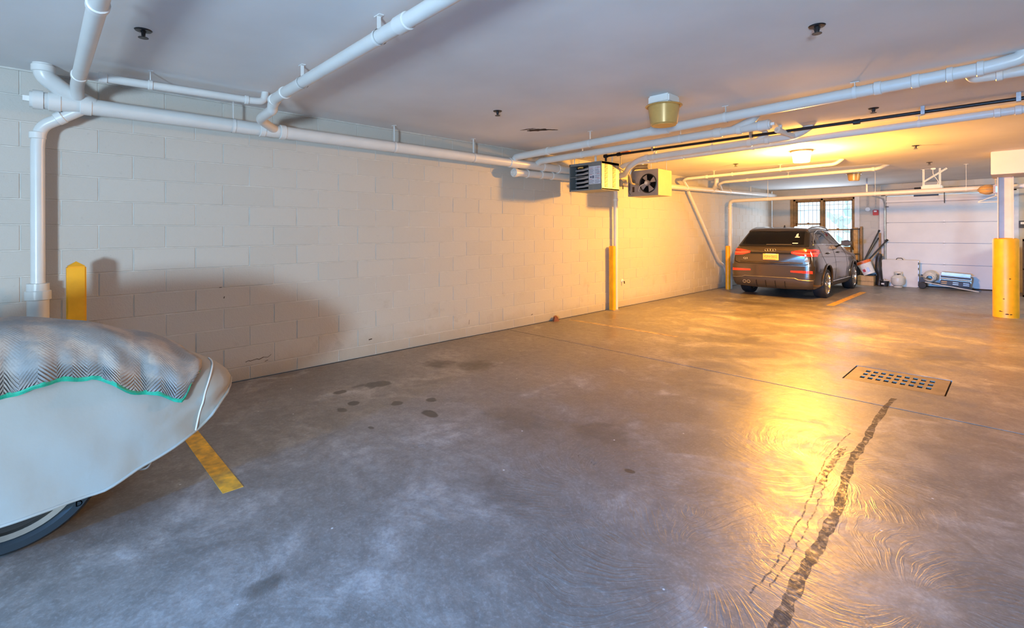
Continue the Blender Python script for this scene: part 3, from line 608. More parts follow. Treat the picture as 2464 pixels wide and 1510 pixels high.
def heater_rear():
    t = thing('fan_heater', 'boxy heater with a round black fan, farther of the two hanging heaters', 'heater', (-4.3, 7.4, CEIL))
    x0, x1, y0, y1, z0, z1 = -4.586, -4.029, 7.20, 7.66, 1.975, 2.402
    MB().box((x0, y0+.012, z0), (x1, y1, z1), .004).build('casing', M['tan'], t)
    cx, cz, r = -4.205, 2.175, .150
    # front sheet with a round opening
    n = 48; ring = [(cx+r*cos(2*pi*k/n), cz+r*sin(2*pi*k/n)) for k in range(n)]; out = []
    for k in range(n):
        a = 2*pi*k/n; dx, dz = cos(a), sin(a); ts = []
        if dx > 1e-6: ts.append((x1-cx)/dx)
        if dx < -1e-6: ts.append((x0-cx)/dx)
        if dz > 1e-6: ts.append((z1-cz)/dz)
        if dz < -1e-6: ts.append((z0-cz)/dz)
        tt = min(ts); out.append((cx+dx*tt, cz+dz*tt))
    for q in ((x0, z0), (x0, z1), (x1, z0), (x1, z1)):
        i = min(range(n), key=lambda i: (out[i][0]-q[0])**2+(out[i][1]-q[1])**2); out[i] = q
    MB().add([(p[0], y0, p[1]) for p in ring+out]+[(p[0], y0+.011, p[1]) for p in ring], [(k, (k+1) % n, n+(k+1) % n, n+k) for k in range(n)]+[(k, (k+1) % n, 2*n+(k+1) % n, 2*n+k) for k in range(n)]).build('front_sheet', M['lilac'], t)
    MB().lathe([(.152, .0), (.160, -.006), (.150, -.012), (.140, .0), (.150, .0)], (cx, y0, cz), 'y', 40, cap=False).build('fan_ring', M['black'], t)
    MB().lathe([(0.001, .010), (.150, .0105)], (cx, y0, cz), 'y', 30, cap=False).build('fan_recess', M['dark'], t)
    f = MB().lathe([(.001, -.035), (.045, -.03), (.05, .005)], (cx-.01, y0, cz+.005), 'y', 20, cap=False).build('motor', M['lilac'], t)
    MB().lathe([(.001, -.042), (.026, -.040), (.028, -.03)], (cx-.018, y0, cz+.005), 'y', 18, cap=False).build('motor_cap', M['offwhite'], f)
    for k in range(4):
        a = .55+k*pi/2; vs = []
        for (rr_, da) in ((.04, -.25), (.145, -.42), (.147, .28), (.04, .25)):
            vs.append((cx+rr_*cos(a+da), y0-.004+(.007 if da > 0 else -.006), cz+rr_*sin(a+da)))
        MB().add(vs+[(x, y+.003, z) for x, y, z in vs], [(0, 1, 2, 3), (7, 6, 5, 4), (0, 4, 5, 1), (1, 5, 6, 2), (2, 6, 7, 3), (3, 7, 4, 0)]).build('blade', M['lilac'], t)
    MB().tube(fillet([(cx-.02, y0-.04, cz), (cx-.12, y0-.05, cz-.03), (cx-.165, y0-.02, cz-.11), (cx-.165, y0, cz-.13)], .05), .005, 8).build('power_lead', M['offwhite'], t)
    MB().box((x0+.085, y0-.002, z0+.07), (x0+.125, y0+.001, z0+.16)).build('slot', M['brown'], t)
    MB().tube([(x0+.04, y0-.004, z0+.32), (x0+.035, y0-.004, z0+.10)], .006, 8).build('conduit', M['black'], t)
    MB().tube(fillet([(x0+.02, y0-.004, z0+.26), (x0+.015, y0-.004, z0+.08), (x0+.045, y0-.004, z0+.03)], .03), .005, 8).build('cable', M['black'], t)
    MB().tube(fillet([(x0+.40, y0-.02, z1+.045), (x0+.15, y0-.06, z1+.055), (x0+.09, y0-.07, z1-.02), (x0+.09, y0-.07, z1-.17), (x0+.11, y0-.0, z1-.19)], .06), .040, 14).build('flue', M['stainless'], t)
    for (x, y) in ((x0+.42, y0+.03), (x1-.07, y1-.05)): MB().tube([(x, y, z1), (x, y, CEIL)], .004, 6).build('hanger_rod', M['steel'], t)
heater_rear()
# gas fittings between the heaters
fi = thing('gas_valve', 'cluster of beige pipe fittings and a round regulator between the two heaters', 'valve', (-4.35, 6.9, 2.3))
MB().tube(fillet([(-4.28, 6.30, 2.42), (-4.28, 6.75, 2.30), (-4.36, 6.95, 2.16), (-4.36, 7.15, 2.16)], .06), .016, 10).build('pipe_run', M['tan'], fi)
MB().lathe([(.0, -.02), (.055, -.015), (.06, 0), (.055, .015), (0, .02)], (-4.40, 6.7, 2.16), 'y', 20, cap=False).build('regulator', M['tan'], fi)
MB().tube([(-4.40, 6.7, 2.16), (-4.28, 6.7, 2.18)], .018, 10).build('union', M['tan'], fi); MB().tube([(-4.36, 6.7, 2.12), (-4.36, 6.7, 2.06)], .009, 8).build('drip_leg', M['blackpipe'], fi); MB().tube([(-4.40, 6.7, 2.2), (-4.40, 6.7, CEIL)], .01, 8).build('riser', M['tan'], fi)

# ------------------------------------------------------------------ ceiling lamps
def lamp(label, x, y, lit=False, box=True, s=1.0):
    t = thing('ceiling_lamp', label, 'lamp', (x, y, CEIL))
    if box: MB().box((x-.10, y-.10, CEIL-.075), (x+.10, y+.10, CEIL), .012).build('junction_box', M['white'], t); zt = CEIL-.078
    else: zt = CEIL-.006; MB().lathe([(.15*s, 0), (.15*s, -.012), (.10*s, -.02)], (x, y, CEIL), n=30, cap=False).build('canopy', M['steel'], t)
    MB().lathe([(.156*s, -.004), (.160*s, -.010), (.150*s, -.016), (.138*s, -.010), (.12*s, 0)], (x, y, zt), n=36, cap=False).build('rim', M['brass'], t)
    g = MB().lathe([(.136*s, -.008), (.128*s, -.07*s), (.115*s, -.168*s), (.105*s, -.176*s), (.001, -.178*s)], (x, y, zt), n=36, cap=False)
    o = g.build('glass_bucket', M['sodium'] if lit else M['brass'], t)
    if not lit: MB().lathe([(.104*s, -.1775*s), (.104*s, -.181*s), (.001, -.181*s)], (x, y, zt), n=30, cap=False).build('glass_bottom', M['brassb'], t)
    return t
lamp('unlit brass-coloured bucket ceiling lamp on a white box, nearest the camera', -2.173, 3.99)
lamp('glowing orange-white bucket ceiling lamp, the one that is lit', -2.215, 8.15, True, False, .95)
lamp('small unlit bucket ceiling lamp farthest away, in front of the garage door', -2.34, 12.18, False, False, .85)
l = bpy.data.lights.new('sodium_lamp', 'POINT'); l.energy = 900; l.color = (1.0, .43, .045); l.shadow_soft_size = .09
lo = bpy.data.objects.new('sodium_lamp', l); C.objects.link(lo); lo.location = (-2.215, 8.15, 2.335)

# ------------------------------------------------------------------ sprinklers
def sprinkler(label, x, y):
    t = thing('sprinkler_head', label, 'sprinkler', (x, y, CEIL))
    MB().lathe([(.045, 0), (.040, -.006), (.016, -.008)], (x, y, CEIL), n=20, cap=False).build('escutcheon', M['blackpipe'], t)
    MB().lathe([(.012, 0), (.010, -.035)], (x, y, CEIL), n=10).bar((x-.016, y, CEIL-.012), (x-.008, y, CEIL-.042), .004).bar((x+.016, y, CEIL-.012), (x+.008, y, CEIL-.042), .004).build('body', M['blackpipe'], t)
    MB().lathe([(.0, -.044), (.026, -.044), (.026, -.047), (0, -.047)], (x, y, CEIL), n=14, cap=False).build('deflector', M['blackpipe'], t)
for lb, x, y in (('dark sprinkler head on the ceiling at upper left', -3.585, .45), ('dark sprinkler head on the ceiling at upper right', -.806, 3.27), ('dark sprinkler head just above and left of the peeled ceiling patch', -3.57, 3.27),
                 ('sprinkler head between the front ceiling pipe and the black pipe', -.964, 5.86), ('sprinkler head on the ceiling right of the lit lamp', -.978, 8.86), ('sprinkler head on the ceiling above the second cream pipe', -3.46, 8.9), ('sprinkler head beside the garage door opener bracket', -1.05, 11.2)):
    sprinkler(lb, x, y)

# ------------------------------------------------------------------ floor drain
dg = thing('drain_grate', 'steel drain grate with rows of square holes set in the floor', 'drain', (-.78, 5.73, 0))
fr = MB(); nx, ny = 9, 3
gx0, gx1, gy0, gy1 = DX0+.085, DX1-.085, DY0+.10, DY1-.085
cwx, cwy = (gx1-gx0)/nx, (gy1-gy0)/ny; hw, hh = cwx*.60, cwy*.56
xs = [DX0]; 
for i in range(nx): a = gx0+i*cwx+(cwx-hw)/2; xs += [a, a+hw]
xs.append(DX1); ys = [DY0]
for j in range(ny): a = gy0+j*cwy+(cwy-hh)/2; ys += [a, a+hh]
ys.append(DY1)
for i in range(len(xs)-1):
    for j in range(len(ys)-1):
        if i % 2 == 1 and j % 2 == 1: continue
        fr.box((xs[i], ys[j], -.026), (xs[i+1], ys[j+1], -.002))
M['grate'] = mat('grate_steel', (.20, .16, .12), .5, .2, var=.3, vs=9, bump=.2)
g = fr.build('grate', M['grate'], dg)
MB().box((DX0, DY0, -.0295), (DX1, DY1, -.0285)).build('pit', M['dark'], dg)

# ------------------------------------------------------------------ covered scooter at left
def H(y, ks):
    for (a, va), (b, vb) in zip(ks, ks[1:]):
        if y <= b:
            t = max(0, (y-a)/(b-a)); t = t*t*(3-2*t)*.35+t*.65; return va+(vb-va)*t
    return ks[-1][1]
TOP = [(-1.6, .62), (-1.2, .80), (-.7, .93), (-.3, .965), (-.1, .955), (.17, .905), (.40, .82), (.60, .715), (.74, .635), (.80, .58), (.83, .53)]
HEM = [(-1.6, .20), (-1.2, .14), (-.6, .10), (-.118, .150), (.0, .160), (.206, .170), (.413, .250), (.61, .330), (.743, .455), (.80, .50), (.83, .515)]
WID = [(-1.6, .20), (-1.2, .28), (-.7, .33), (-.1, .335), (.3, .32), (.5, .295), (.68, .25), (.77, .19), (.81, .12), (.83, .03)]
XC = -3.31
def cov(y, s, off=0.):
    a = pi*s; w, zt, zh = H(y, WID)+off, H(y, TOP)+off, H(y, HEM)
    cx = cos(a); sx = math.copysign(abs(cx)**.62, cx); sz = abs(sin(a))**.78
    x = XC + w*sx*(1+.05*sin(pi*sz)) ; z = zh+(zt-zh)*sz
    nose = max(0, min(1, (y+.05)/.7)); k = .006*sin(y*21+z*13)*(1-sz)+nose*(.007*sin((z-.55*y)*62)+.004*sin((z-.75*y)*110+1))*(1-sz)
    return Vector((x+k*(1 if sx > 0 else -1), y, z))
sct = thing('covered_scooter', 'motor scooter under a cream cloth cover at the left edge', 'scooter', (XC, -.1, 0))
def grid_obj(name, m, parent, fn, us, vs_, uvs=True, thick=.0):
    vv = [fn(u, v) for u in us for v in vs_]; nv = len(vs_)
    ff = [(i*nv+j, i*nv+j+1, (i+1)*nv+j+1, (i+1)*nv+j) for i in range(len(us)-1) for j in range(nv-1)]
    mb = MB().add(vv, ff); me = bpy.data.meshes.new(name); me.from_pydata(mb.v, [], mb.f); me.materials.append(m)
    if uvs:
        ul = me.uv_layers.new(name='UVMap')
        for p in me.polygons:
            for li, vi in zip(p.loop_indices, p.vertices): ul.data[li].uv = (us[vi//nv], vs_[vi % nv])
    me.polygons.foreach_set('use_smooth', [True]*len(me.polygons))
    o = bpy.data.objects.new(name, me); C.objects.link(o)
    if parent: o.parent = parent; o.matrix_parent_inverse = parent.matrix_basis.inverted() if parent.type == 'EMPTY' else Matrix()
    return o
ysC = [-1.6+2.43*i/80 for i in range(81)]
cv = grid_obj('cloth_cover', M['cover'], sct, lambda y, s: cov(y, s), ysC, [j/48 for j in range(49)])
# hem cord and seams
MB().tube([cov(y, 0.0)+Vector((.001, 0, 0)) for y in ysC], .007, 8).build('hem', M['cover'], cv)
MB().tube([cov(.60+.12*math.sin(pi*s), s, .003) for s in [k/30*.5 for k in range(31)]], .004, 6).build('seam', M['strap'], cv)
# quilted moving blanket thrown over the cover
def edge_s(y):
    ze = H(y, [(-1.6, .62), (-.6, .66), (-.13, .678), (-.02, .712), (.04, .700), (.10, .708), (.18, .700), (.24, .66), (.33, .615), (.42, .572), (.50, .535), (.535, .525), (.60, .60), (.63, .66)])
    ze += .010*sin(y*33); zt, zh = H(y, TOP), H(y, HEM)
    q = max(.02, min(.985, (ze-zh)/(zt-zh))); return math.asin(min(1, q**(1/.78)))/pi
def blk(y, v):
    yy = min(y, .60); s0 = edge_s(yy); s = s0+(1-2*s0)*v
    yv = yy + (.045*sin(v*9)+.006*sin(v*31) if y > .45 else 0)*(y-.45)/.15
    yv = min(yv, .70)
    p = cov(yv, s, .016)
    fr_ = max(0, 1-v*4.5)**.7
    n_ = .036*(sin(yy*26+1)**3+.4*sin(yy*43+2))*fr_*(1-.5*fr_*fr_) + .0025*sin(yy*35+v*30)
    p.x += n_*(1 if v < .5 else -.3); p.z += .005*sin(yy*12+v*14)
    return p
ysB = [-1.5+2.1*i/120 for i in range(121)]
bl = grid_obj('moving_blanket', M['blanket'], None, blk, ysB, [j/60 for j in range(61)])
sol = bl.modifiers.new('s', 'SOLIDIFY'); sol.thickness = .010; sol.offset = -1
tag(bl, 'grey quilted moving blanket with green edging draped over the scooter', 'blanket')
edge = [blk(y, 0)+Vector((.004, 0, -.004)) for y in ysB]
def flat_ribbon(pts, w):
    vs = []; f = []
    for i, p in enumerate(pts): vs += [p+Vector((.004, 0, w/2)), p+Vector((.009, 0, 0)), p+Vector((.005, 0, -w/2)), p+Vector((-.006, 0, -w/2)), p+Vector((-.006, 0, w/2))]
    for i in range(len(pts)-1):
        for k in range(5): f.append((i*5+k, i*5+(k+1) % 5, (i+1)*5+(k+1) % 5, (i+1)*5+k))
    return MB().add(vs, f)
flat_ribbon(edge, .022).build('green_binding', M['green'], bl)
tip = [blk(.60, v)+Vector((.004, .004, 0)) for v in [k/40*.5 for k in range(41)]]
MB().tube(tip[:4], .008, 8).build('green_binding', M['green'], bl)
# wheel
wh = thing('wheel', '', 'wheel', (-3.02, -.12, 0)); bpy.data.objects.remove(wh)
def ell(prof, c, nm, m): return MB().lathe(prof, c, 'x', 56, cap=False, sx=1.0, sz=.89).build(nm, m, sct)
WC = (-3.05, -.105, .300)
ell([(.262, .028), (.285, .048), (.315, .050), (.332, .030), (.337, 0), (.332, -.030), (.315, -.050), (.285, -.048), (.262, -.028)], WC, 'tyre', M['rubberb'])
ell([(.236, .036), (.262, .040), (.266, .030), (.250, .012), (.250, -.012), (.264, -.028), (.24, -.03), (.23, 0), (.236, .036)], WC, 'rim', M['stainless'])
ell([(.0, .020), (.05, .025), (.16, .010), (.232, .014), (.232, -.014), (0, -.02)], WC, 'wheel_disc', M['black'])
vs_, fs_ = text_mesh('D', .036, .0008); mt = MB().add([Vector((WC[0]+.0505, WC[1]+.238+v.x, WC[2]-.16+v.y)) for v in vs_], fs_); mt.build('tyre_letter', M['tan'], sct)
MB().tube([(-3.30, -.1, .3), (-3.0, -.1, .3)], .02, 10).build('axle', M['steel'], sct)
MB().box((-3.42, -1.3, .10), (-3.22, .1, .62), .03).build('chassis', M['black'], sct)
MB().tube(fillet([(-3.12, .28, .20), (-3.10, .40, .175), (-3.12, .43, .23)], .02), .006, 8).build('stand_rod', M['steel'], sct)
ell([(.25, -.33), (.33, -.36), (.33, -.44), (.25, -.46)], (WC[0]-.14, WC[1]-1.05, WC[2]), 'tyre', M['rubber'])

# ------------------------------------------------------------------ car
KX, KY, KZ = .91, .91, .93
CO = Vector((-3.53, 11.71, 0))
def W(p): return Vector((CO.x+p[0]*KX, CO.y+p[1]*KY, CO.z+p[2]*KZ))
ST = [ # y, zb, w, zs, w_b, z_belt, w_r, z_re, z_roof
 (-.935, .40, .72, .86, .68, 1.00, .60, 1.05, 1.065), (-.915, .33, .79, .90, .72, 1.06, .66, 1.10, 1.115), (-.885, .28, .835, .93, .75, 1.10, .68, 1.145, 1.16), (-.80, .24, .87, .96, .775, 1.125, .675, 1.215, 1.235),
 (-.62, .21, .90, .98, .80, 1.14, .645, 1.36, 1.385), (-.44, .20, .912, .98, .81, 1.14, .625, 1.475, 1.505), (-.33, .20, .915, .98, .815, 1.14, .62, 1.505, 1.545), (.1, .19, .915, .97, .82, 1.13, .61, 1.53, 1.585),
 (.6, .19, .915, .965, .82, 1.115, .61, 1.54, 1.595), (1.1, .19, .915, .96, .82, 1.10, .61, 1.515, 1.57), (1.45, .19, .915, .955, .82, 1.09, .62, 1.44, 1.49), (1.75, .19, .915, .95, .815, 1.08, .64, 1.30, 1.34),
 (2.1, .20, .912, .94, .80, 1.05, .66, 1.105, 1.13), (2.5, .20, .905, .92, .77, 1.00, .62, 1.045, 1.06), (2.9, .21, .885, .89, .72, .955, .57, .995, 1.01), (3.2, .22, .83, .83, .66, .88, .52, .92, .935), (3.38, .24, .75, .74, .60, .79, .46, .82, .83), (3.46, .30, .64, .66, .52, .70, .40, .72, .725)]
def cr(P, t):
    k = min(int(t), len(P)-2); u = t-k
    a, b, c, d = [P[max(0, min(len(P)-1, k+j))] for j in (-1, 0, 1, 2)]
    return [.5*((2*q)+(r-p)*u+(2*p-5*q+4*r-s_)*u*u+(3*q-p-3*r+s_)*u**3) for p, q, r, s_ in zip(a, b, c, d)]
def ring(row):
    y, zb, w, zs, wb, zbt, wr, zre, zr = row
    key = [(0, zb), (w*.55, zb), (w*.86, zb+.015), (w*.965, zb+.10), (w*.985, .48), (w, .66), (w*.985, .82), (w*.955, zs), (wb+.02, zs+(zbt-zs)*.72), (wb, zbt), ((wb*.55+wr*.45), zbt+(zre-zbt)*.5), (wr, zre), (wr*.86, zre+(zr-zre)*.62), (wr*.5, zr-(zr-zre)*.06), (0, zr)]
    pts = []
    for i in range((len(key)-1)*4+1): p = cr(key, i/4); pts.append((max(0, p[0]), p[1]))
    return y, pts
NS = 150
rows = [ring(cr(ST, i/NS*(len(ST)-1))) for i in range(NS+1)]
body = MB(); nr = len(rows[0][1])
full = []
for y, pts in rows: full.append([(x, y, z) for x, z in pts] + [(-x, y, z) for x, z in pts[-2:0:-1]])
nf = len(full[0])
body.v = [W(p) for r in full for p in r]
body.f = [(i*nf+k, i*nf+(k+1) % nf, (i+1)*nf+(k+1) % nf, (i+1)*nf+k) for i in range(NS) for k in range(nf)]
body.f += [tuple(range(nf))[::-1], tuple(NS*nf+k for k in range(nf))]
bvh = BVHTree.FromPolygons([Vector(v) for v in body.v], [f for f in body.f])
tb = body.build('tmp', M['paint'])
cut = []
for yw in (0, 2.62):
    for s in (-1, 1):
        c = MB().tube([W((s*.56, yw, .355)), W((s*1.1, yw, .355))], .372*KY, 40).build('cut', None); cut.append(c)
        md = tb.modifiers.new('b', 'BOOLEAN'); md.object = c; md.operation = 'DIFFERENCE'; md.solver = 'EXACT'
bpy.context.view_layer.update()
me = bpy.data.meshes.new_from_object(tb.evaluated_get(bpy.context.evaluated_depsgraph_get()))
for c in cut+[tb]: bpy.data.objects.remove(c)
SIDE_B = [(-.60, 1.195), (-.2, 1.19), (.25, 1.18), (.62, 1.17), (1.05, 1.155), (1.62, 1.14)]
SIDE_T = [(-.50, 1.27), (-.18, 1.43), (.25, 1.50), (.62, 1.51), (1.05, 1.455), (1.52, 1.20)]
def lin(P, y):
    for (a, za), (b, zb) in zip(P, P[1:]):
        if a <= y <= b: return za+(zb-za)*(y-a)/(b-a)
    return None
bm = bmesh.new(); bm.from_mesh(me); kill = []
for f in bm.faces:
    c = f.calc_center_median(); x, y, z = (c.x-CO.x)/KX, (c.y-CO.y)/KY, c.z/KZ
    zb_, zt_ = lin(SIDE_B, y), lin(SIDE_T, y)
    if zb_ and zt_ and abs(x) > .55 and zb_+.012 < z < zt_-.012: kill.append(f)
    if -.83 < y < -.43 and abs(x) < .60 and z > 1.17 and f.normal.y < -.2: kill.append(f)
    if 1.55 < y < 2.05 and abs(x) < .58 and z > 1.13 and f.normal.z > .3: kill.append(f)
bmesh.ops.delete(bm, geom=list(set(kill)), context='FACES'); bm.to_mesh(me); bm.free()
me.polygons.foreach_set('use_smooth', [True]*len(me.polygons)); me.set_sharp_from_angle(angle=radians(32))
car = thing('car', 'dark bronze-grey compact SUV parked tail towards the camera by the window', 'car', CO)
bo = bpy.data.objects.new('body', me); C.objects.link(bo); bo.parent = car; bo.matrix_parent_inverse = car.matrix_basis.inverted()
def P(a, b, way):       # project local point onto the body
    if way == 'rear': o, d = W((a, -2, b)), Vector((0, 1, 0))
    elif way == 'top': o, d = W((a, b, 3)), Vector((0, 0, -1))
    elif way == 'right': o, d = W((2, a, b)), Vector((-1, 0, 0))
    else: o, d = W((-2, a, b)), Vector((1, 0, 0))
    h = bvh.ray_cast(o, d); 
    return (h[0], h[1] if h[1].dot(d) < 0 else -h[1]) if h[0] else (None, None)
def patch(name, A, B, way, m, parent, off=.004, th=.010, nu=16, nv=6, label=None):
    """thin shell lofted between two polylines A, B and laid on the body"""
    top, bot = [], []
    for i in range(nu+1):
        u = i/nu*(len(A)-1); k = min(int(u), len(A)-2); t = u-k
        a = [A[k][j]*(1-t)+A[k+1][j]*t for j in (0, 1)]; b = [B[k][j]*(1-t)+B[k+1][j]*t for j in (0, 1)]
        for j in range(nv+1):
            s = j/nv; h, nn = P(a[0]*(1-s)+b[0]*s, a[1]*(1-s)+b[1]*s, way)
            if h is None: h, nn = (top[-1], Vector((0, -1, 0))) if top else (W((0, 0, 1)), Vector((0, -1, 0)))
            top.append(h+nn*off); bot.append(h+nn*(off-th))
    mb = MB(); n2 = nv+1; q = len(top)
    fs = []
    for i in range(nu):
        for j in range(nv):
            a = i*n2+j; fs += [(a, a+1, a+n2+1, a+n2), (q+a, q+a+n2, q+a+n2+1, q+a+1)]
    rim = [i*n2 for i in range(nu+1)]+[nu*n2+j for j in range(1, nv+1)]+[i*n2+nv for i in range(nu-1, -1, -1)]+[j for j in range(nv-1, 0, -1)]
    for a, b in zip(rim, rim[1:]+rim[:1]): fs.append((a, b, q+b, q+a))
    return mb.add(top+bot, fs).build(name, m, parent, label)
def strip(name, pts, way, r, m, parent, off=.0, n=8, dens=6):
    out = []
    for (a, b) in zip(pts, pts[1:]):
        for k in range(dens):
            t = k/dens; h, nn = P(a[0]*(1-t)+b[0]*t, a[1]*(1-t)+b[1]*t, way)
            if h: out.append(h+nn*off)
    h, nn = P(*pts[-1], way)
    if h: out.append(h+nn*off)
    return MB().tube(out, r, n).build(name, m, parent)
# glass
patch('rear_window_band', [(-.74, 1.155), (0, 1.150), (.74, 1.155)], [(-.64, 1.50), (0, 1.525), (.64, 1.50)], 'rear', M['carglass'], car, .006, .004, 30, 10)
for (a, b) in (([(-.74, 1.155), (0, 1.150), (.74, 1.155)], [(-.725, 1.19), (0, 1.180), (.725, 1.19)]), ([(-.655, 1.455), (0, 1.48), (.655, 1.455)], [(-.64, 1.50), (0, 1.525), (.64, 1.50)]), ([(-.74, 1.155), (-.64, 1.50)], [(-.66, 1.155), (-.575, 1.50)]), ([(.66, 1.155), (.575, 1.50)], [(.74, 1.155), (.64, 1.50)])):
    patch('glass_border', a, b, 'rear', M['carblack'], car, .008, .012, 20, 2)
for way, s in (('right', 1), ('left', -1)):
    cuts = (-.60, -.13, -.09, .70, .76, 1.60)
    def seg(Pn, a, b): return [(a+(b-a)*k/8, lin(Pn, min(max(a+(b-a)*k/8, Pn[0][0]), Pn[-1][0])) or Pn[-1][1]) for k in range(9)]
    for a, b in ((-.58, -.13), (-.09, .66), (.72, 1.58)):
        patch('side_window', seg(SIDE_B, a, b), seg(SIDE_T, a, b), way, M['carglass'], car, .003, .004, 16, 8)
    for a, b in ((-.14, -.08), (.65, .73)):
        patch('pillar_trim', seg(SIDE_B, a, b), seg(SIDE_T, a, b), way, M['carblack'], car, .005, .010, 3, 8)
    strip('window_trim', SIDE_B[:1]+SIDE_B[1:]+[(1.58, 1.17)]+SIDE_T[::-1]+[SIDE_B[0]], way, .009, M['chrome'], car, .004)
    strip('door_seam', [(-.36, 1.15), (-.34, .95), (-.1, .75), (.36, .62), (.42, .30)], way, .004, M['dark'], car, -.001)
    strip('door_seam', [(.70, 1.14), (.72, .9), (.70, .30)], way, .004, M['dark'], car, -.001)
    strip('door_seam', [(1.66, 1.10), (1.80, .9), (1.78, .45), (1.70, .30)], way, .004, M['dark'], car, -.001)
    strip('crease', [(-.45, .93), (.5, .90), (1.6, .86), (2.4, .84)], way, .004, M['cargrey'], car, -.001)
    for y0 in (.16, 1.10):
        patch('door_handle_cup', [(y0-.06, .965), (y0+.06, .960)], [(y0-.06, 1.01), (y0+.06, 1.005)], way, M['carblack'], car, .002, .008, 6, 3)
        h, nn = P(y0-.09, .99, way); h2, n2_ = P(y0+.09, .985, way)
        MB().tube([h+nn*.004, h*.8+h2*.2+nn*.03, h*.2+h2*.8+nn*.03, h2+n2_*.004], .012, 8).build('door_handle', M['paint'], car)
    patch('sill_trim', [(.42, .24), (2.2, .24)], [(.40, .33), (2.22, .33)], way, M['cargrey'], car, .016, .03, 24, 3)
    strip('sill_strip', [(.42, .345), (2.2, .345)], way, .010, M['chrome'], car, .010, dens=12)
    for yw in (0, 2.62):
        arc = []
        for k in range(25):
            a = pi*(-.04+1.08*k/24); h, nn = P(yw+.395*cos(a), .355+.395*KY/KZ*sin(a), way)
            if h: arc.append(h+nn*.004)
        MB().tube(arc, .022, 8).build('arch_trim', M['paint'], car)
    # roof rail
    rl = []
    for k in range(25):
        y = -.36+1.75*k/24; h, nn = P(s*.60, y, 'top'); e = min(1, min(k, 24-k)/4)
        if h: rl.append(h+Vector((0, 0, .004+.030*e)))
    MB().tube(rl, .014, 8).build('roof_rail', M['stainless'], car)
    # mirror
    h, nn = P(1.50, 1.14, way)
    mm = MB().tube([h, h+Vector((s*.09, -.01, .02))], .02, 8); c = h+Vector((s*.15, -.01, .05))
    mm.build('mirror_arm', M['carblack'], car)
    bmx = bmesh.new(); bmesh.ops.create_icosphere(bmx, subdivisions=3, radius=1)
    q = MB().add([(c.x+v.co.x*.10, c.y+v.co.y*.055+(.02 if v.co.y > 0 else 0), c.z+v.co.z*.072) for v in bmx.verts], [[v.index for v in f.verts] for f in bmx.faces]); bmx.free(); q.build('mirror', M['paint'], car)
    MB().box((c.x-.085, c.y-.057, c.z-.055), (c.x+.085, c.y-.046, c.z+.055), .004).build('mirror_glass', M['carblack'], car)
# interior
sm = MB()
it = MB().box(W((-.72, -.70, .62)), W((.72, 1.75, .70)), .02).box(W((-.70, 1.55, .70)), W((.70, 1.75, 1.08)), .04).build('cabin_floor', M['seat'], car)
MB().box(W((-.66, -.22, .66)), W((.66, -.02, 1.18)), .06).build('rear_seat', M['seat'], car)
for x in (-.42, 0, .42): MB().box(W((x-.13, -.20, 1.19)), W((x+.13, -.08, 1.36)), .05).build('headrest', M['seat'], car)
for x in (-.38, .38):
    MB().box(W((x-.24, .85, .66)), W((x+.24, 1.02, 1.26)), .07).build('front_seat', M['seat'], car); MB().box(W((x-.13, .87, 1.28)), W((x+.13, .97, 1.46)), .05).build('headrest', M['seat'], car)
# rear end
tl = []
def tail(s):
    A = [(s*.43, 1.005), (s*.60, .955), (s*.86, .935)]; B = [(s*.43, 1.045), (s*.60, 1.078), (s*.86, 1.10)]
    t = patch('tail_lamp', A, B, 'rear', M['lampred'], car, .016, .03, 22, 8)
    patch('lamp_band', [(s*.46, 1.018), (s*.66, 1.00), (s*.85, .995)], [(s*.46, 1.026), (s*.66, 1.012), (s*.85, 1.007)], 'rear', M['lamplt'], t, .019, .006, 14, 2)
    patch('lamp_core', [(s*.64, 1.025), (s*.83, 1.03)], [(s*.64, 1.045), (s*.83, 1.055)], 'rear', M['lampdk'], t, .018, .006, 8, 3)
    a = W((s*.80, -.74, 0)); # wrap onto the side
    w2 = 'right' if s > 0 else 'left'
    patch('lamp_side', [(-.885, .945), (-.66, 1.0)], [(-.885, 1.09), (-.66, 1.07)], w2, M['lampred'], t, .012, .03, 10, 6)
tail(1); tail(-1)
strip('chrome_strip', [(-.43, 1.012), (.43, 1.012)], 'rear', .008, M['carblack'], car, .006)
patch('boot_handle_recess', [(-.43, .975), (.43, .975)], [(-.43, 1.005), (.43, 1.005)], 'rear', M['carblack'], car, .004, .008, 12, 3)
strip('boot_seam', [(-.80, .93), (-.79, .80), (-.70, .765), (.70, .765), (.79, .80), (.80, .93)], 'rear', .006, M['dark'], car, .0)
strip('boot_edge', [(-.66, .80), (.66, .80)], 'rear', .010, M['paint'], car, .002)
patch('rear_bumper', [(-.845, .46), (0, .44), (.845, .46)], [(-.85, .735), (0, .735), (.85, .735)], 'rear', M['paint'], car, .022, .05, 40, 8)
patch('lower_bumper', [(-.80, .27), (-.3, .25), (.3, .25), (.80, .27)], [(-.84, .47), (-.3, .455), (.3, .455), (.84, .47)], 'rear', M['cargrey'], car, .026, .05, 40, 6)
strip('bumper_trim', [(-.82, .44), (-.62, .45), (-.55, .475), (.50, .475), (.58, .445), (.82, .44)], 'rear', .010, M['stainless'], car, .030)
for s in (-1, 1):
    patch('reflector', [(s*.42, .60), (s*.82, .585)], [(s*.42, .638), (s*.82, .645)], 'rear', M['lampred'], car, .032, .02, 12, 3)
for k in range(4):
    x = -.30+.2*k; patch('diffuser_fin', [(x, .28), (x+.012, .28)], [(x, .40), (x+.012, .40)], 'rear', M['carblack'], car, .04, .03, 2, 4)
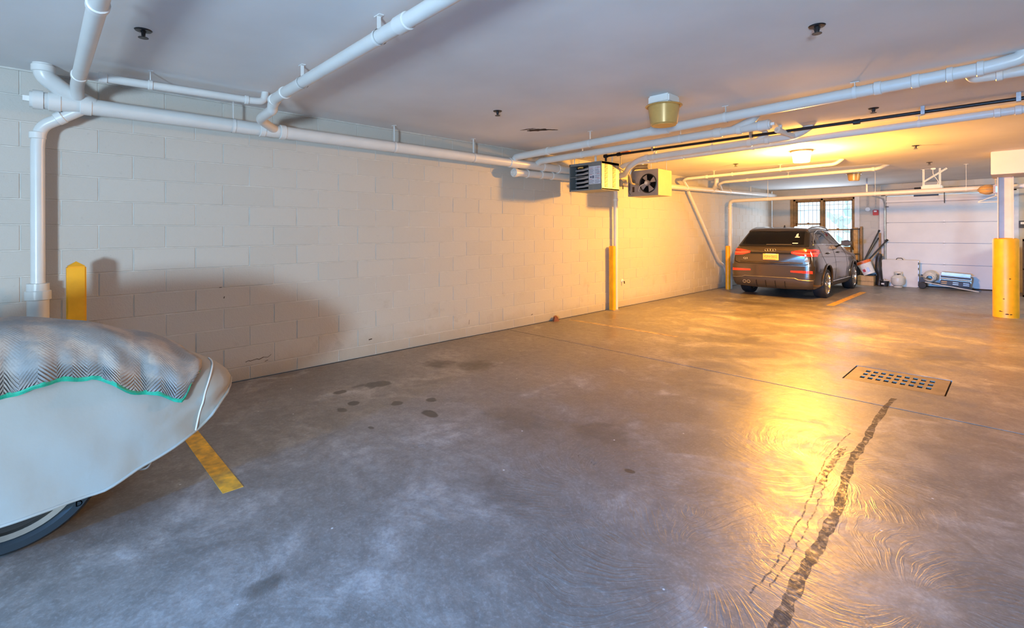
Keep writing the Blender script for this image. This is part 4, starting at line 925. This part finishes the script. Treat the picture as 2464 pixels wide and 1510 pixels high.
for x in (-.56, -.47):
    h = W((x, -.90, .345)); MB().lathe([(.030, .12), (.034, -.055), (.027, -.055), (.025, .06)], (h.x, h.y, h.z), 'y', 18, cap=False).lathe([(.001, .02), (.027, .02)], (h.x, h.y, h.z), 'y', 14, cap=False).build('exhaust_tip', M['chrome'], car)
h, nn = P(.04, .90, 'rear'); py = h.y-.012
pl_ = MB().box((CO.x+.01-.150, py-.004, .79), (CO.x+.01+.150, py+.004, .92), .002).build('number_plate', M['plate'], car)
MB().box((CO.x+.01-.158, py-.001, .778), (CO.x+.01+.158, py+.012, .93), .003).build('plate_frame', M['carblack'], car)
MB().box((CO.x+.01-.145, py-.006, .794), (CO.x+.01+.09, py-.003, .806)).build('plate_band', M['plateband'], pl_)
MB().box((CO.x-.09, py-.006, .912), (CO.x+.11, py-.003, .922)).build('plate_header', M['white'], pl_)
vs_, fs_ = text_mesh('IGN•3652', .066, .001); MB().add([Vector((CO.x+.01+v.x*.93, py-.006-v.z, .858+v.y*1.1)) for v in vs_], fs_).build('plate_lettering', M['plateblue'], pl_)
for k in range(4):
    c0 = CO.x-.075+.05*k; h, nn = P((c0-CO.x)/KX, 1.07, 'rear')
    ringm = MB(); pts = [(c0+.029*cos(2*pi*i/24), h.y-.006, 1.07*KZ+.0+.026*sin(2*pi*i/24)) for i in range(25)]
    ringm.tube(pts, .0045, 6, caps=False).build('emblem_ring', M['chrome'], car)
vs_, fs_ = text_mesh('Q3', .062, .002, .001); h, nn = P(-.54, .875, 'rear'); MB().add([Vector((h.x+v.x*1.2, h.y-.006-v.z, h.z+v.y*.8)) for v in vs_], fs_).build('model_badge', M['chrome'], car)
# wiper, third brake light, roof antenna, stickers
h1, n1 = P(-.10, 1.175, 'rear'); h2, n2_ = P(.42, 1.18, 'rear')
MB().tube([h1+n1*.02, h1*.5+h2*.5+n1*.022, h2+n2_*.018], .008, 6).build('wiper', M['stainless'], car)
patch('high_brake_light', [(-.24, 1.505), (.24, 1.505)], [(-.24, 1.53), (.24, 1.53)], 'rear', M['lampdk'], car, .012, .02, 10, 2)
patch('roof_spoiler', [(-.62, -.46), (0, -.50), (.62, -.46)], [(-.60, -.30), (0, -.32), (.60, -.30)], 'top', M['paint'], car, .016, .03, 24, 6)
h, nn = P(.05, -.10, 'top'); MB().prism([(h.y-.05, h.z-.01), (h.y+.07, h.z-.01), (h.y-.01, h.z+.050)], h.x-.010, h.x+.010, 'x').build('roof_antenna', M['carblack'], car)
patch('window_sticker', [(.44, 1.36), (.49, 1.36)], [(.44, 1.41), (.47, 1.43)], 'rear', M['calm'], car, .010, .003, 3, 3); patch('window_sticker', [(.43, 1.34), (.52, 1.34)], [(.43, 1.355), (.52, 1.355)], 'rear', M['calm'], car, .010, .003, 3, 2)
patch('window_sticker', [(.42, 1.21), (.53, 1.21)], [(.42, 1.225), (.53, 1.225)], 'rear', M['calm'], car, .010, .003, 3, 2)
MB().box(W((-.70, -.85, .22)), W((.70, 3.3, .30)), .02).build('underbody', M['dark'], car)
# wheels
def wheel(x, y, s):
    R = .335*KY; c = (CO.x+x*KX, CO.y+y*KY, R*.985); sz = .985
    t = MB().lathe([(R*.70, -.10), (R*.80, -.112), (R*.955, -.105), (R, -.08), (R, .08), (R*.955, .105), (R*.80, .112), (R*.70, .10)], c, 'x', 48, cap=False, sz=sz).build('tyre', M['rubber'], car)
    MB().lathe([(R*.72, s*.085), (R*.735, s*.104), (R*.70, s*.108), (R*.68, s*.095), (R*.66, s*.0), (R*.70, -s*.09)], c, 'x', 44, cap=False, sz=sz).build('rim', M['rim'], t)
    MB().lathe([(.001, s*.01), (R*.66, s*.0)], c, 'x', 30, cap=False, sz=sz).build('brake_disc', M['dark'], t)
    MB().lathe([(.001, s*.10), (R*.13, s*.098), (R*.17, s*.08), (R*.17, s*.0)], c, 'x', 20, cap=False, sz=sz).build('hub', M['rim'], t)
    for k in range(5):
        a = 2*pi*k/5+.3
        for da in (-.16, .16):
            p = Vector((c[0]+s*.085, c[1]+R*.14*cos(a), c[2]+R*.14*sin(a))); q = Vector((c[0]+s*.100, c[1]+R*.70*cos(a+da), c[2]+R*.70*sin(a+da)))
            MB().bar(p, q, .020, .022, up=(s, 0, 0)).build('spoke', M['rim'], t)
for x, s in ((-.79, -1), (.79, 1)):
    wheel(x, 0, s); wheel(x, 2.62, s)

# ------------------------------------------------------------------ things along the back wall and garage door
BK = 15.55
# folding table standing on edge
ft = thing('folding_table', 'folded white folding table standing on edge against the garage door', 'table', (-2.02, 15.4, 0))
def rrect(x0, x1, z0, z1, r, n=5):
    out = []
    for cx, cz, a0 in ((x1-r, z1-r, 0), (x0+r, z1-r, pi/2), (x0+r, z0+r, pi), (x1-r, z0+r, 3*pi/2)):
        out += [(cx+r*cos(a0+pi/2*k/n), cz+r*sin(a0+pi/2*k/n)) for k in range(n+1)]
    return out
MB().prism(rrect(-2.37, -1.66, 0, .66, .03), 15.40, 15.422).build('leaf', M['offwhite'], ft)
MB().prism(rrect(-2.365, -1.655, 0.003, .66, .03), 15.452, 15.474).build('leaf', M['offwhite'], ft)
MB().box((-2.35, 15.423, .01), (-1.65, 15.451, .645)).build('frame', M['steel'], ft)
for z in (.12, .3, .45, .58): MB().box((-1.662, 15.418, z-.03), (-1.650, 15.456, z+.03), .002).build('edge_clip', M['black'], ft)
MB().tube(fillet([(-2.09, 15.43, .655), (-2.07, 15.43, .70), (-1.97, 15.43, .70), (-1.95, 15.43, .655)], .03), .008, 8).build('handle', M['black'], ft)
def propane(c, label, lying=False):
    t = thing('propane_tank', label, 'gas tank', c)
    R = .135
    prof = [(.085, 0), (.088, .03), (.06, .03), (.10, .045), (R, .10), (R+.001, .17), (R, .23), (.10, .275), (.05, .292), (.0, .295)]
    q = Matrix.Translation(c)
    if lying: q = q @ Matrix.Translation((0, 0, R+.10)) @ Matrix.Rotation(radians(-82), 4, 'X') @ Matrix.Translation((0, 0, -.02))
    MB().lathe(prof, (0, 0, 0), n=32, cap=False).xf(q).build('body', M['tank'], t)
    col = MB(); n = 20
    for k in range(n):
        a0 = radians(-40)+radians(260)*k/n; a1 = radians(-40)+radians(260)*(k+1)/n
        lo_ = .27 if not (6 <= k <= 13) else .345
        for (za, zb) in ((.272, .30), (.35, .372)) if 5 <= k <= 14 else ((.272, .372),):
            col.add([(.082*cos(a0), .082*sin(a0), za), (.082*cos(a1), .082*sin(a1), za), (.078*cos(a1), .078*sin(a1), zb), (.078*cos(a0), .078*sin(a0), zb),
                 (.076*cos(a0), .076*sin(a0), za), (.076*cos(a1), .076*sin(a1), za), (.072*cos(a1), .072*sin(a1), zb), (.072*cos(a0), .072*sin(a0), zb)], [(0, 1, 2, 3), (7, 6, 5, 4), (3, 2, 6, 7), (0, 4, 5, 1), (0, 3, 7, 4), (1, 5, 6, 2)])
    col.xf(q @ Matrix.Rotation(radians(180), 4, 'Z')).build('collar', M['tank'], t)
    MB().tube([(0, 0, .29), (0, 0, .33)], .016, 10).tube([(0, 0, .32), (.05, -.03, .325)], .010, 8).xf(q).build('valve', M['blackpipe'], t)
    if lying: MB().lathe([(.055, 0), (.06, -.008), (.07, -.004), (.082, 0)], (0, 0, .0), n=28, cap=False).xf(q).build('foot_ring', M['tank'], t)
propane((-2.02, 15.18, 0), 'upright pale propane tank in front of the folded table')
propane((-1.43, 15.22, .03), 'pale propane tank lying with its round base forward beside the grill', True)
# portable grill on its wheeled cart
gl = thing('gas_grill', 'folded stainless portable grill lying low on its wheeled cart by the garage door', 'grill', (-1.1, 15.3, 0))
Q = Matrix.Translation((-1.0, 15.32, 0)) @ Matrix.Rotation(radians(4), 4, 'Y')
MB().box((-.26, -.12, .17), (.28, .12, .33), .02).xf(Q).build('firebox', M['stainless'], gl); MB().box((-.27, -.135, .335), (.29, .13, .40), .03).xf(Q).build('lid', M['stainless'], gl)
MB().box((-.25, -.126, .275), (.27, -.118, .32), .003).xf(Q).build('front_recess', M['black'], gl); MB().tube([(-.25, -.16, .255), (.28, -.16, .255)], .012, 10).xf(Q).build('handle_rail', M['chrome'], gl)
MB().box((-.25, -.13, .10), (.27, .10, .225), .01).xf(Q).build('burner_box', M['black'], gl)
for x in (-.18, .02, .20):
    for z in (.135, .175): MB().box((x-.05, -.137, z), (x+.05, -.13, z+.014), .002).xf(Q).build('knob_plate', M['brassb'] if x < -.1 else M['stainless'], gl)
MB().tube([(-.52, -.10, .12), (.42, -.12, .03)], .012, 8).xf(Q).build('cart_tube', M['offwhite'], gl); MB().tube([(-.52, .10, .12), (.42, .12, .03)], .012, 8).xf(Q).build('cart_tube', M['black'], gl)
MB().bar((-.40, .0, .09), (.30, .0, .075), .22, .02).xf(Q).build('cart_tray', M['black'], gl); MB().bar((.30, -.05, .03), (.46, -.05, .06), .05, .025).xf(Q).build('cart_foot', M['black'], gl)
for y in (-.13, .12): MB().lathe([(.001, -.018), (.045, -.02), (.07, -.016), (.078, 0), (.07, .016), (.001, .018)], (-1.56, 15.30+y, .078), 'y', 24, cap=False).build('cart_wheel', M['rubber'], gl)
MB().prism([(-1.64, .12), (-1.60, .33), (-1.50, .31), (-1.48, .12)], 15.36, 15.375).build('side_bracket', M['black'], gl); MB().tube([(-1.60, 15.17, .30), (-1.42, 15.17, .22)], .012, 8).build('latch_arm', M['chrome'], gl)
# bucket, box, bag, basket
bk = thing('bucket', 'white plastic bucket with an orange rim, tilted on the cardboard box', 'bucket', (-2.68, 15.28, .30))
Q = Matrix.Translation((-2.60, 15.25, .285)) @ Matrix.Rotation(radians(-24), 4, 'Y')
MB().lathe([(.001, 0), (.125, 0), (.148, .24), (.152, .25), (.150, .26), (.156, .27), (.154, .30)], (0, 0, 0), n=30, cap=False).xf(Q).build('pail', M['white'], bk)
MB().lathe([(.157, .285), (.162, .29), (.162, .35), (.152, .355), (.150, .30)], (0, 0, 0), n=30, cap=False).xf(Q).build('orange_rim', M['orange'], bk, 'bright orange rim')
MB().box((-.075, -.139, .08), (-.02, -.130, .15)).xf(Q).build('printed_square', M['red'], bk); MB().box((.015, -.140, .06), (.07, -.128, .17)).xf(Q).build('printed_text_block', M['steel'], bk); MB().box((-.01, -.142, .18), (.03, -.135, .21)).xf(Q).build('printed_mark', M['hedge'], bk)
bx = thing('cardboard_box', 'tan cardboard box on the floor under the tilted bucket', 'box', (-2.67, 15.25, 0))
MB().box((-2.84, 15.12, 0), (-2.50, 15.40, .235), .004).build('carton', M['card'], bx); MB().box((-2.845, 15.115, .10), (-2.495, 15.118, .106)).build('flap_edge', M['wooddk'], bx)
rr = random.Random(11)
def bag(label, x0, x1, y, h, name='black_bag', cat='bag'):
    prof = []; cx, w_ = (x0+x1)/2, (x1-x0)/2
    rs = []; pts = []
    for k in range(15): t = k/14; pts.append((cx+.02*sin(t*7), y+.015*sin(t*9), h*t)); rs.append(w_*(.96+.10*sin(t*14+1)) * (1 if t < .93 else .72) * (.9 if k == 0 else 1))
    o = MB().tube(pts, 1, 18, rs=rs).build(name, M['black']); return tag(o, label, cat)
bag('tall narrow black bag standing between the box and the folded table', -2.49, -2.36, 15.35, .80)
sb = thing('tool_bag', 'low black bag on the floor behind the car front wheel', 'bag', (-2.78, 15.45, 0)); MB().box((-3.02, 15.42, 0), (-2.86, 15.62, .62), .04).box((-2.86, 15.44, 0), (-2.50, 15.6, .26), .03).build('bag_body', M['black'], sb)
bs = thing('black_basket', 'small black tub with a shiny bowl on top beside the propane tank', 'tub', (-2.29, 15.2, 0))
MB().lathe([(.001, 0), (.075, 0), (.095, .13), (.10, .135), (.09, .14)], (-2.29, 15.20, 0), n=22, cap=False).build('tub', M['black'], bs); MB().lathe([(.10, .138), (.06, .155), (.02, .165), (.018, .18), (.0, .185)], (-2.29, 15.20, 0), n=22, cap=False).build('lid', M['chrome'], bs); MB().box((-2.34, 15.105, .05), (-2.28, 15.112, .085)).build('sticker', M['offwhite'], bs)
# long tools leaning in the corner
for lb, a, b, r, mm in (('long black pole leaning highest in the corner by the door jamb', (-2.80, 15.30, .45), (-2.47, 15.60, 1.36), .014, 'black'), ('black pole leaning just under the highest one', (-2.79, 15.25, .45), (-2.49, 15.60, 1.16), .012, 'black'), ('black umbrella-like pole leaning lowest towards the garage door', (-2.74, 15.20, .48), (-2.31, 15.58, 1.12), .018, 'black')):
    o = thing('leaning_pole', lb, 'pole', a); MB().tube([a, b], r, 10).build('shaft', M[mm], o)
    MB().tube([b, Vector(b)+(Vector(b)-Vector(a)).normalized()*.05], r*1.5, 10).build('grip', M['rubber'], o)
wp = thing('wooden_plank', 'upright brown wooden plank behind the leaning black poles', 'plank', (-2.44, 15.63, 0)); MB().box((-2.47, 15.61, 0), (-2.42, 15.65, 1.33), .003).build('board', M['wood'], wp)
# old door frame / rack by the window
rk = thing('wooden_rack', 'tall rack of dark frames with an orange-brown board right of the window', 'rack', (-2.93, 15.5, 0))
MB().box((-2.99, 15.52, .0), (-2.90, 15.56, 1.47), .003).build('board', M['woodl'], rk); MB().box((-3.06, 15.50, 1.42), (-2.80, 15.60, 1.445), .003).box((-3.06, 15.48, 0.02), (-3.03, 15.52, 1.43)).box((-2.87, 15.50, 0), (-2.84, 15.58, 1.46), .003).build('frame', M['wooddk'], rk)
MB().box((-2.845, 15.48, 0), (-2.80, 15.6, 1.50), .003).build('upright', M['wood'], rk); MB().box((-3.0, 15.49, .76), (-2.84, 15.51, .79)).build('brace', M['black'], rk)
# wall devices
fa = thing('fire_alarm_pull', 'small red fire alarm pull box on the back wall left of the garage door', 'alarm', (-2.54, BY, 1.85)); MB().box((-2.60, BY-.05, 1.79), (-2.48, BY-.001, 1.93), .008).build('housing', M['red'], fa); MB().box((-2.575, BY-.056, 1.875), (-2.515, BY-.05, 1.91)).build('white_bar', M['white'], fa, 'white pull bar')
MB().tube([(-2.54, BY-.02, 1.93), (-2.54, BY-.02, CEIL)], .010, 8).build('conduit', M['steel'], fa)
rb = thing('round_box', 'round pale junction box on the back wall beside the red alarm box', 'junction box', (-2.71, BY, 1.96)); MB().lathe([(.055, 0), (.055, -.03), (.05, -.036), (.001, -.038)], (-2.71, BY-.001, 1.95), 'y', 24, cap=False).build('cover', M['white'], rb)
for x in (-2.725, -2.695): MB().tube([(x, BY-.02, 2.0), (x, BY-.02, CEIL)], .007, 8).build('conduit', M['steel'], rb)
# door opener on perforated hangers
op = thing('door_opener', 'garage door opener hung from white perforated brackets under the ceiling', 'door opener', (-1.1, 12.5, CEIL))
MB().bar((-1.28, 12.3, CEIL-.012), (-1.10, 12.3, CEIL-.012), .03, .004, up=(0, 0, 1)).build('top_rail', M['strap'], op)
def perf(p, q):
    MB().bar(p, q, .030, .006, up=(0, 1, 0)).build('perforated_bracket', M['strap'], op); d = Vector(q)-Vector(p); n = int(d.length/.025); hb = MB()
    for k in range(1, n): c = Vector(p)+d*k/n; hb.lathe([(.001, -.0045), (.005, -.0045)], (c.x, c.y, c.z), 'y', 8, cap=False)
    hb.build('holes', M['dark'], op)['kind'] = 'stuff'
perf((-1.24, 12.3, CEIL-.01), (-1.24, 12.3, 2.24)); perf((-1.00, 12.3, CEIL-.01), (-1.00, 12.3, 2.24)); perf((-1.23, 12.29, 2.33), (-.90, 12.29, CEIL-.02))
MB().box((-1.27, 12.22, 2.15), (-.97, 12.55, 2.26), .02).build('motor_unit', M['strap'], op); MB().box((-1.20, 12.20, 2.10), (-1.04, 12.24, 2.16), .01).build('light_lens', M['tube'], op)
MB().bar((-1.12, 12.5, 2.24), (-1.20, BY-.06, 2.34), .03, .03).build('rail', M['steel'], op); MB().box((-1.40, 12.40, 2.055), (-1.03, 12.44, 2.085)).build('sensor_bar', M['black'], op)
MB().box((-1.13, 12.26, CEIL-.03), (-1.06, 12.34, CEIL), .005).build('outlet_box', M['white'], op); MB().tube(fillet([(-1.10, 12.28, CEIL-.03), (-1.10, 12.28, CEIL-.12), (-1.02, 12.28, 2.32), (-1.04, 12.3, 2.26)], .05), .006, 8).build('power_cord', M['offwhite'], op)
MB().tube([(-1.19, BY-.10, 2.33), (-1.195, BY-.02, 2.05)], .008, 6).build('door_arm', M['black'], op)
# jar light and clothes hanger by the column
jl = thing('jar_light', 'tan ribbed jar light on a bracket left of the steel column', 'lamp', (-.30, 11.6, 2.1))
Q = Matrix.Translation((-.26, 11.55, 2.075)) @ Matrix.Rotation(radians(-90), 4, 'Y')
MB().lathe([(.055, 0), (.075, .04), (.078, .09), (.06, .15), (.03, .18), (.001, .19)], (0, 0, 0), n=24, cap=False).xf(Q).build('jar', M['woodl'], jl)
for k in range(8):
    a = 2*pi*k/8; MB().tube([(.06*cos(a), .06*sin(a), 0), (.081*cos(a), .081*sin(a), .05), (.081*cos(a), .081*sin(a), .09), (.05*cos(a), .05*sin(a), .165), (.0, .0, .197)], .006, 6).xf(Q).build('rib', M['tan'], jl)
MB().box((-.262, 11.48, 2.00), (-.205, 11.62, 2.15), .006).build('base_box', M['tan'], jl); MB().box((-.232, 11.474, 2.02), (-.208, 11.48, 2.12)).build('blue_window', M['tube'], jl); MB().tube([(-.23, 11.55, 2.15), (-.23, 11.40, 2.232)], .010, 8).build('bracket', M['offwhite'], jl)
ch = thing('clothes_hanger', 'white wire clothes hanger hooked below the jar light', 'hanger', (-.30, 11.5, 2.0))
MB().tube(fillet([(-.23, 11.52, CEIL), (-.23, 11.52, 2.02), (-.23, 11.52, 1.965), (-.44, 11.52, 1.875), (-.44, 11.52, 1.862), (-.02, 11.52, 1.862), (-.02, 11.52, 1.875), (-.23, 11.52, 1.965)], .02), .006, 8).build('wire', M['white'], ch)
# things right of the bollard, at the picture's edge
sw = thing('wall_switch', 'white switch in a black plate on the jamb right of the column', 'switch', (.10, BY, 1.5)); MB().box((.05, BY-.045, 1.44), (.16, BY-.031, 1.60), .004).build('plate', M['black'], sw); MB().box((.075, BY-.052, 1.52), (.135, BY-.045, 1.57)).build('rocker', M['white'], sw)
cb = thing('storage_cabinet', 'dark low storage shelf behind the bollard at the right edge', 'cabinet', (.55, 14.9, 0))
MB().box((.10, 14.7, 0), (1.10, 15.2, .04)).box((.10, 14.7, 1.16), (1.10, 15.2, 1.20)).box((.10, 14.7, 0), (.13, 15.2, 1.2)).box((1.07, 14.7, 0), (1.10, 15.2, 1.2)).box((.10, 15.17, 0), (1.1, 15.2, 1.2)).box((.10, 14.7, .56), (1.1, 15.2, .59)).build('carcass', M['wooddk'], cb)
tag(MB().box((.18, 14.72, .59), (.52, 15.1, .92), .01).build('carton', M['card']), 'small cardboard carton on the dark shelf at the right edge', 'box')
def scuff(pts, wd):
    mb = MB(); rr = random.Random(3)
    for (a, b) in zip(pts, pts[1:]): mb.bar((WX+.0008, *a), (WX+.0008, *b), wd*rr.uniform(.6, 1.4), .002, up=(1, 0, 0))
    return mb.build('paint_scuff', M['wooddk'], wl)
scuff([(1.40, .165), (1.43, .175), (1.44, .168), (1.50, .178), (1.52, .170), (1.56, .185), (1.60, .178), (1.63, .200)], .006); scuff([(1.57, .14), (1.60, .15)], .006); scuff([(1.21, .11), (1.24, .135)], .006)
scuff([(1.222, .782), (1.226, .80)], .009); scuff([(1.185, .885), (1.205, .886)], .006); scuff([(2.66, .18), (2.70, .185)], .014); scuff([(4.10, .16), (4.11, .22)], .006); scuff([(5.30, .14), (5.33, .15)], .01)
# chunk of brick at the wall foot
tag(MB().add([(-5.02, 5.74, 0), (-4.95, 5.70, 0), (-4.93, 5.80, 0), (-5.02, 5.83, 0), (-5.02, 5.77, .07), (-4.975, 5.75, .055), (-4.96, 5.80, .06), (-5.02, 5.82, .075)], [(0, 3, 2, 1), (4, 5, 6, 7), (0, 1, 5, 4), (1, 2, 6, 5), (2, 3, 7, 6), (3, 0, 4, 7)]).build('brick_chunk', M['debris']), 'small broken brick chunk on the floor at the foot of the wall', 'debris')
fx = thing('hose_bib', 'small white and brass wall tap beside the slim yellow post', 'tap', (WX, 7.75, .48)); MB().lathe([(.035, 0), (.035, .01), (.012, .02), (.012, .05)], (WX, 7.72, .48), 'x', 16).build('flange', M['white'], fx); MB().tube([(WX+.05, 7.72, .48), (WX+.055, 7.72, .43)], .010, 8).build('spout', M['brown'], fx)

GROUPS = dict(sprinkler_head='sprinkler heads on the ceiling', ceiling_lamp='bucket lamps on the ceiling', guard_post='yellow guard posts along the wall',
              drain_pipe='white drain pipes under the ceiling', downpipe='white pipes down the wall', leaning_pole='black poles leaning in the corner', propane_tank='propane tanks by the garage door')
for o in list(C.objects):
    k = o.name.split('.')[0]
    if o.parent is None and k in GROUPS and 'category' in o: o['group'] = GROUPS[k]
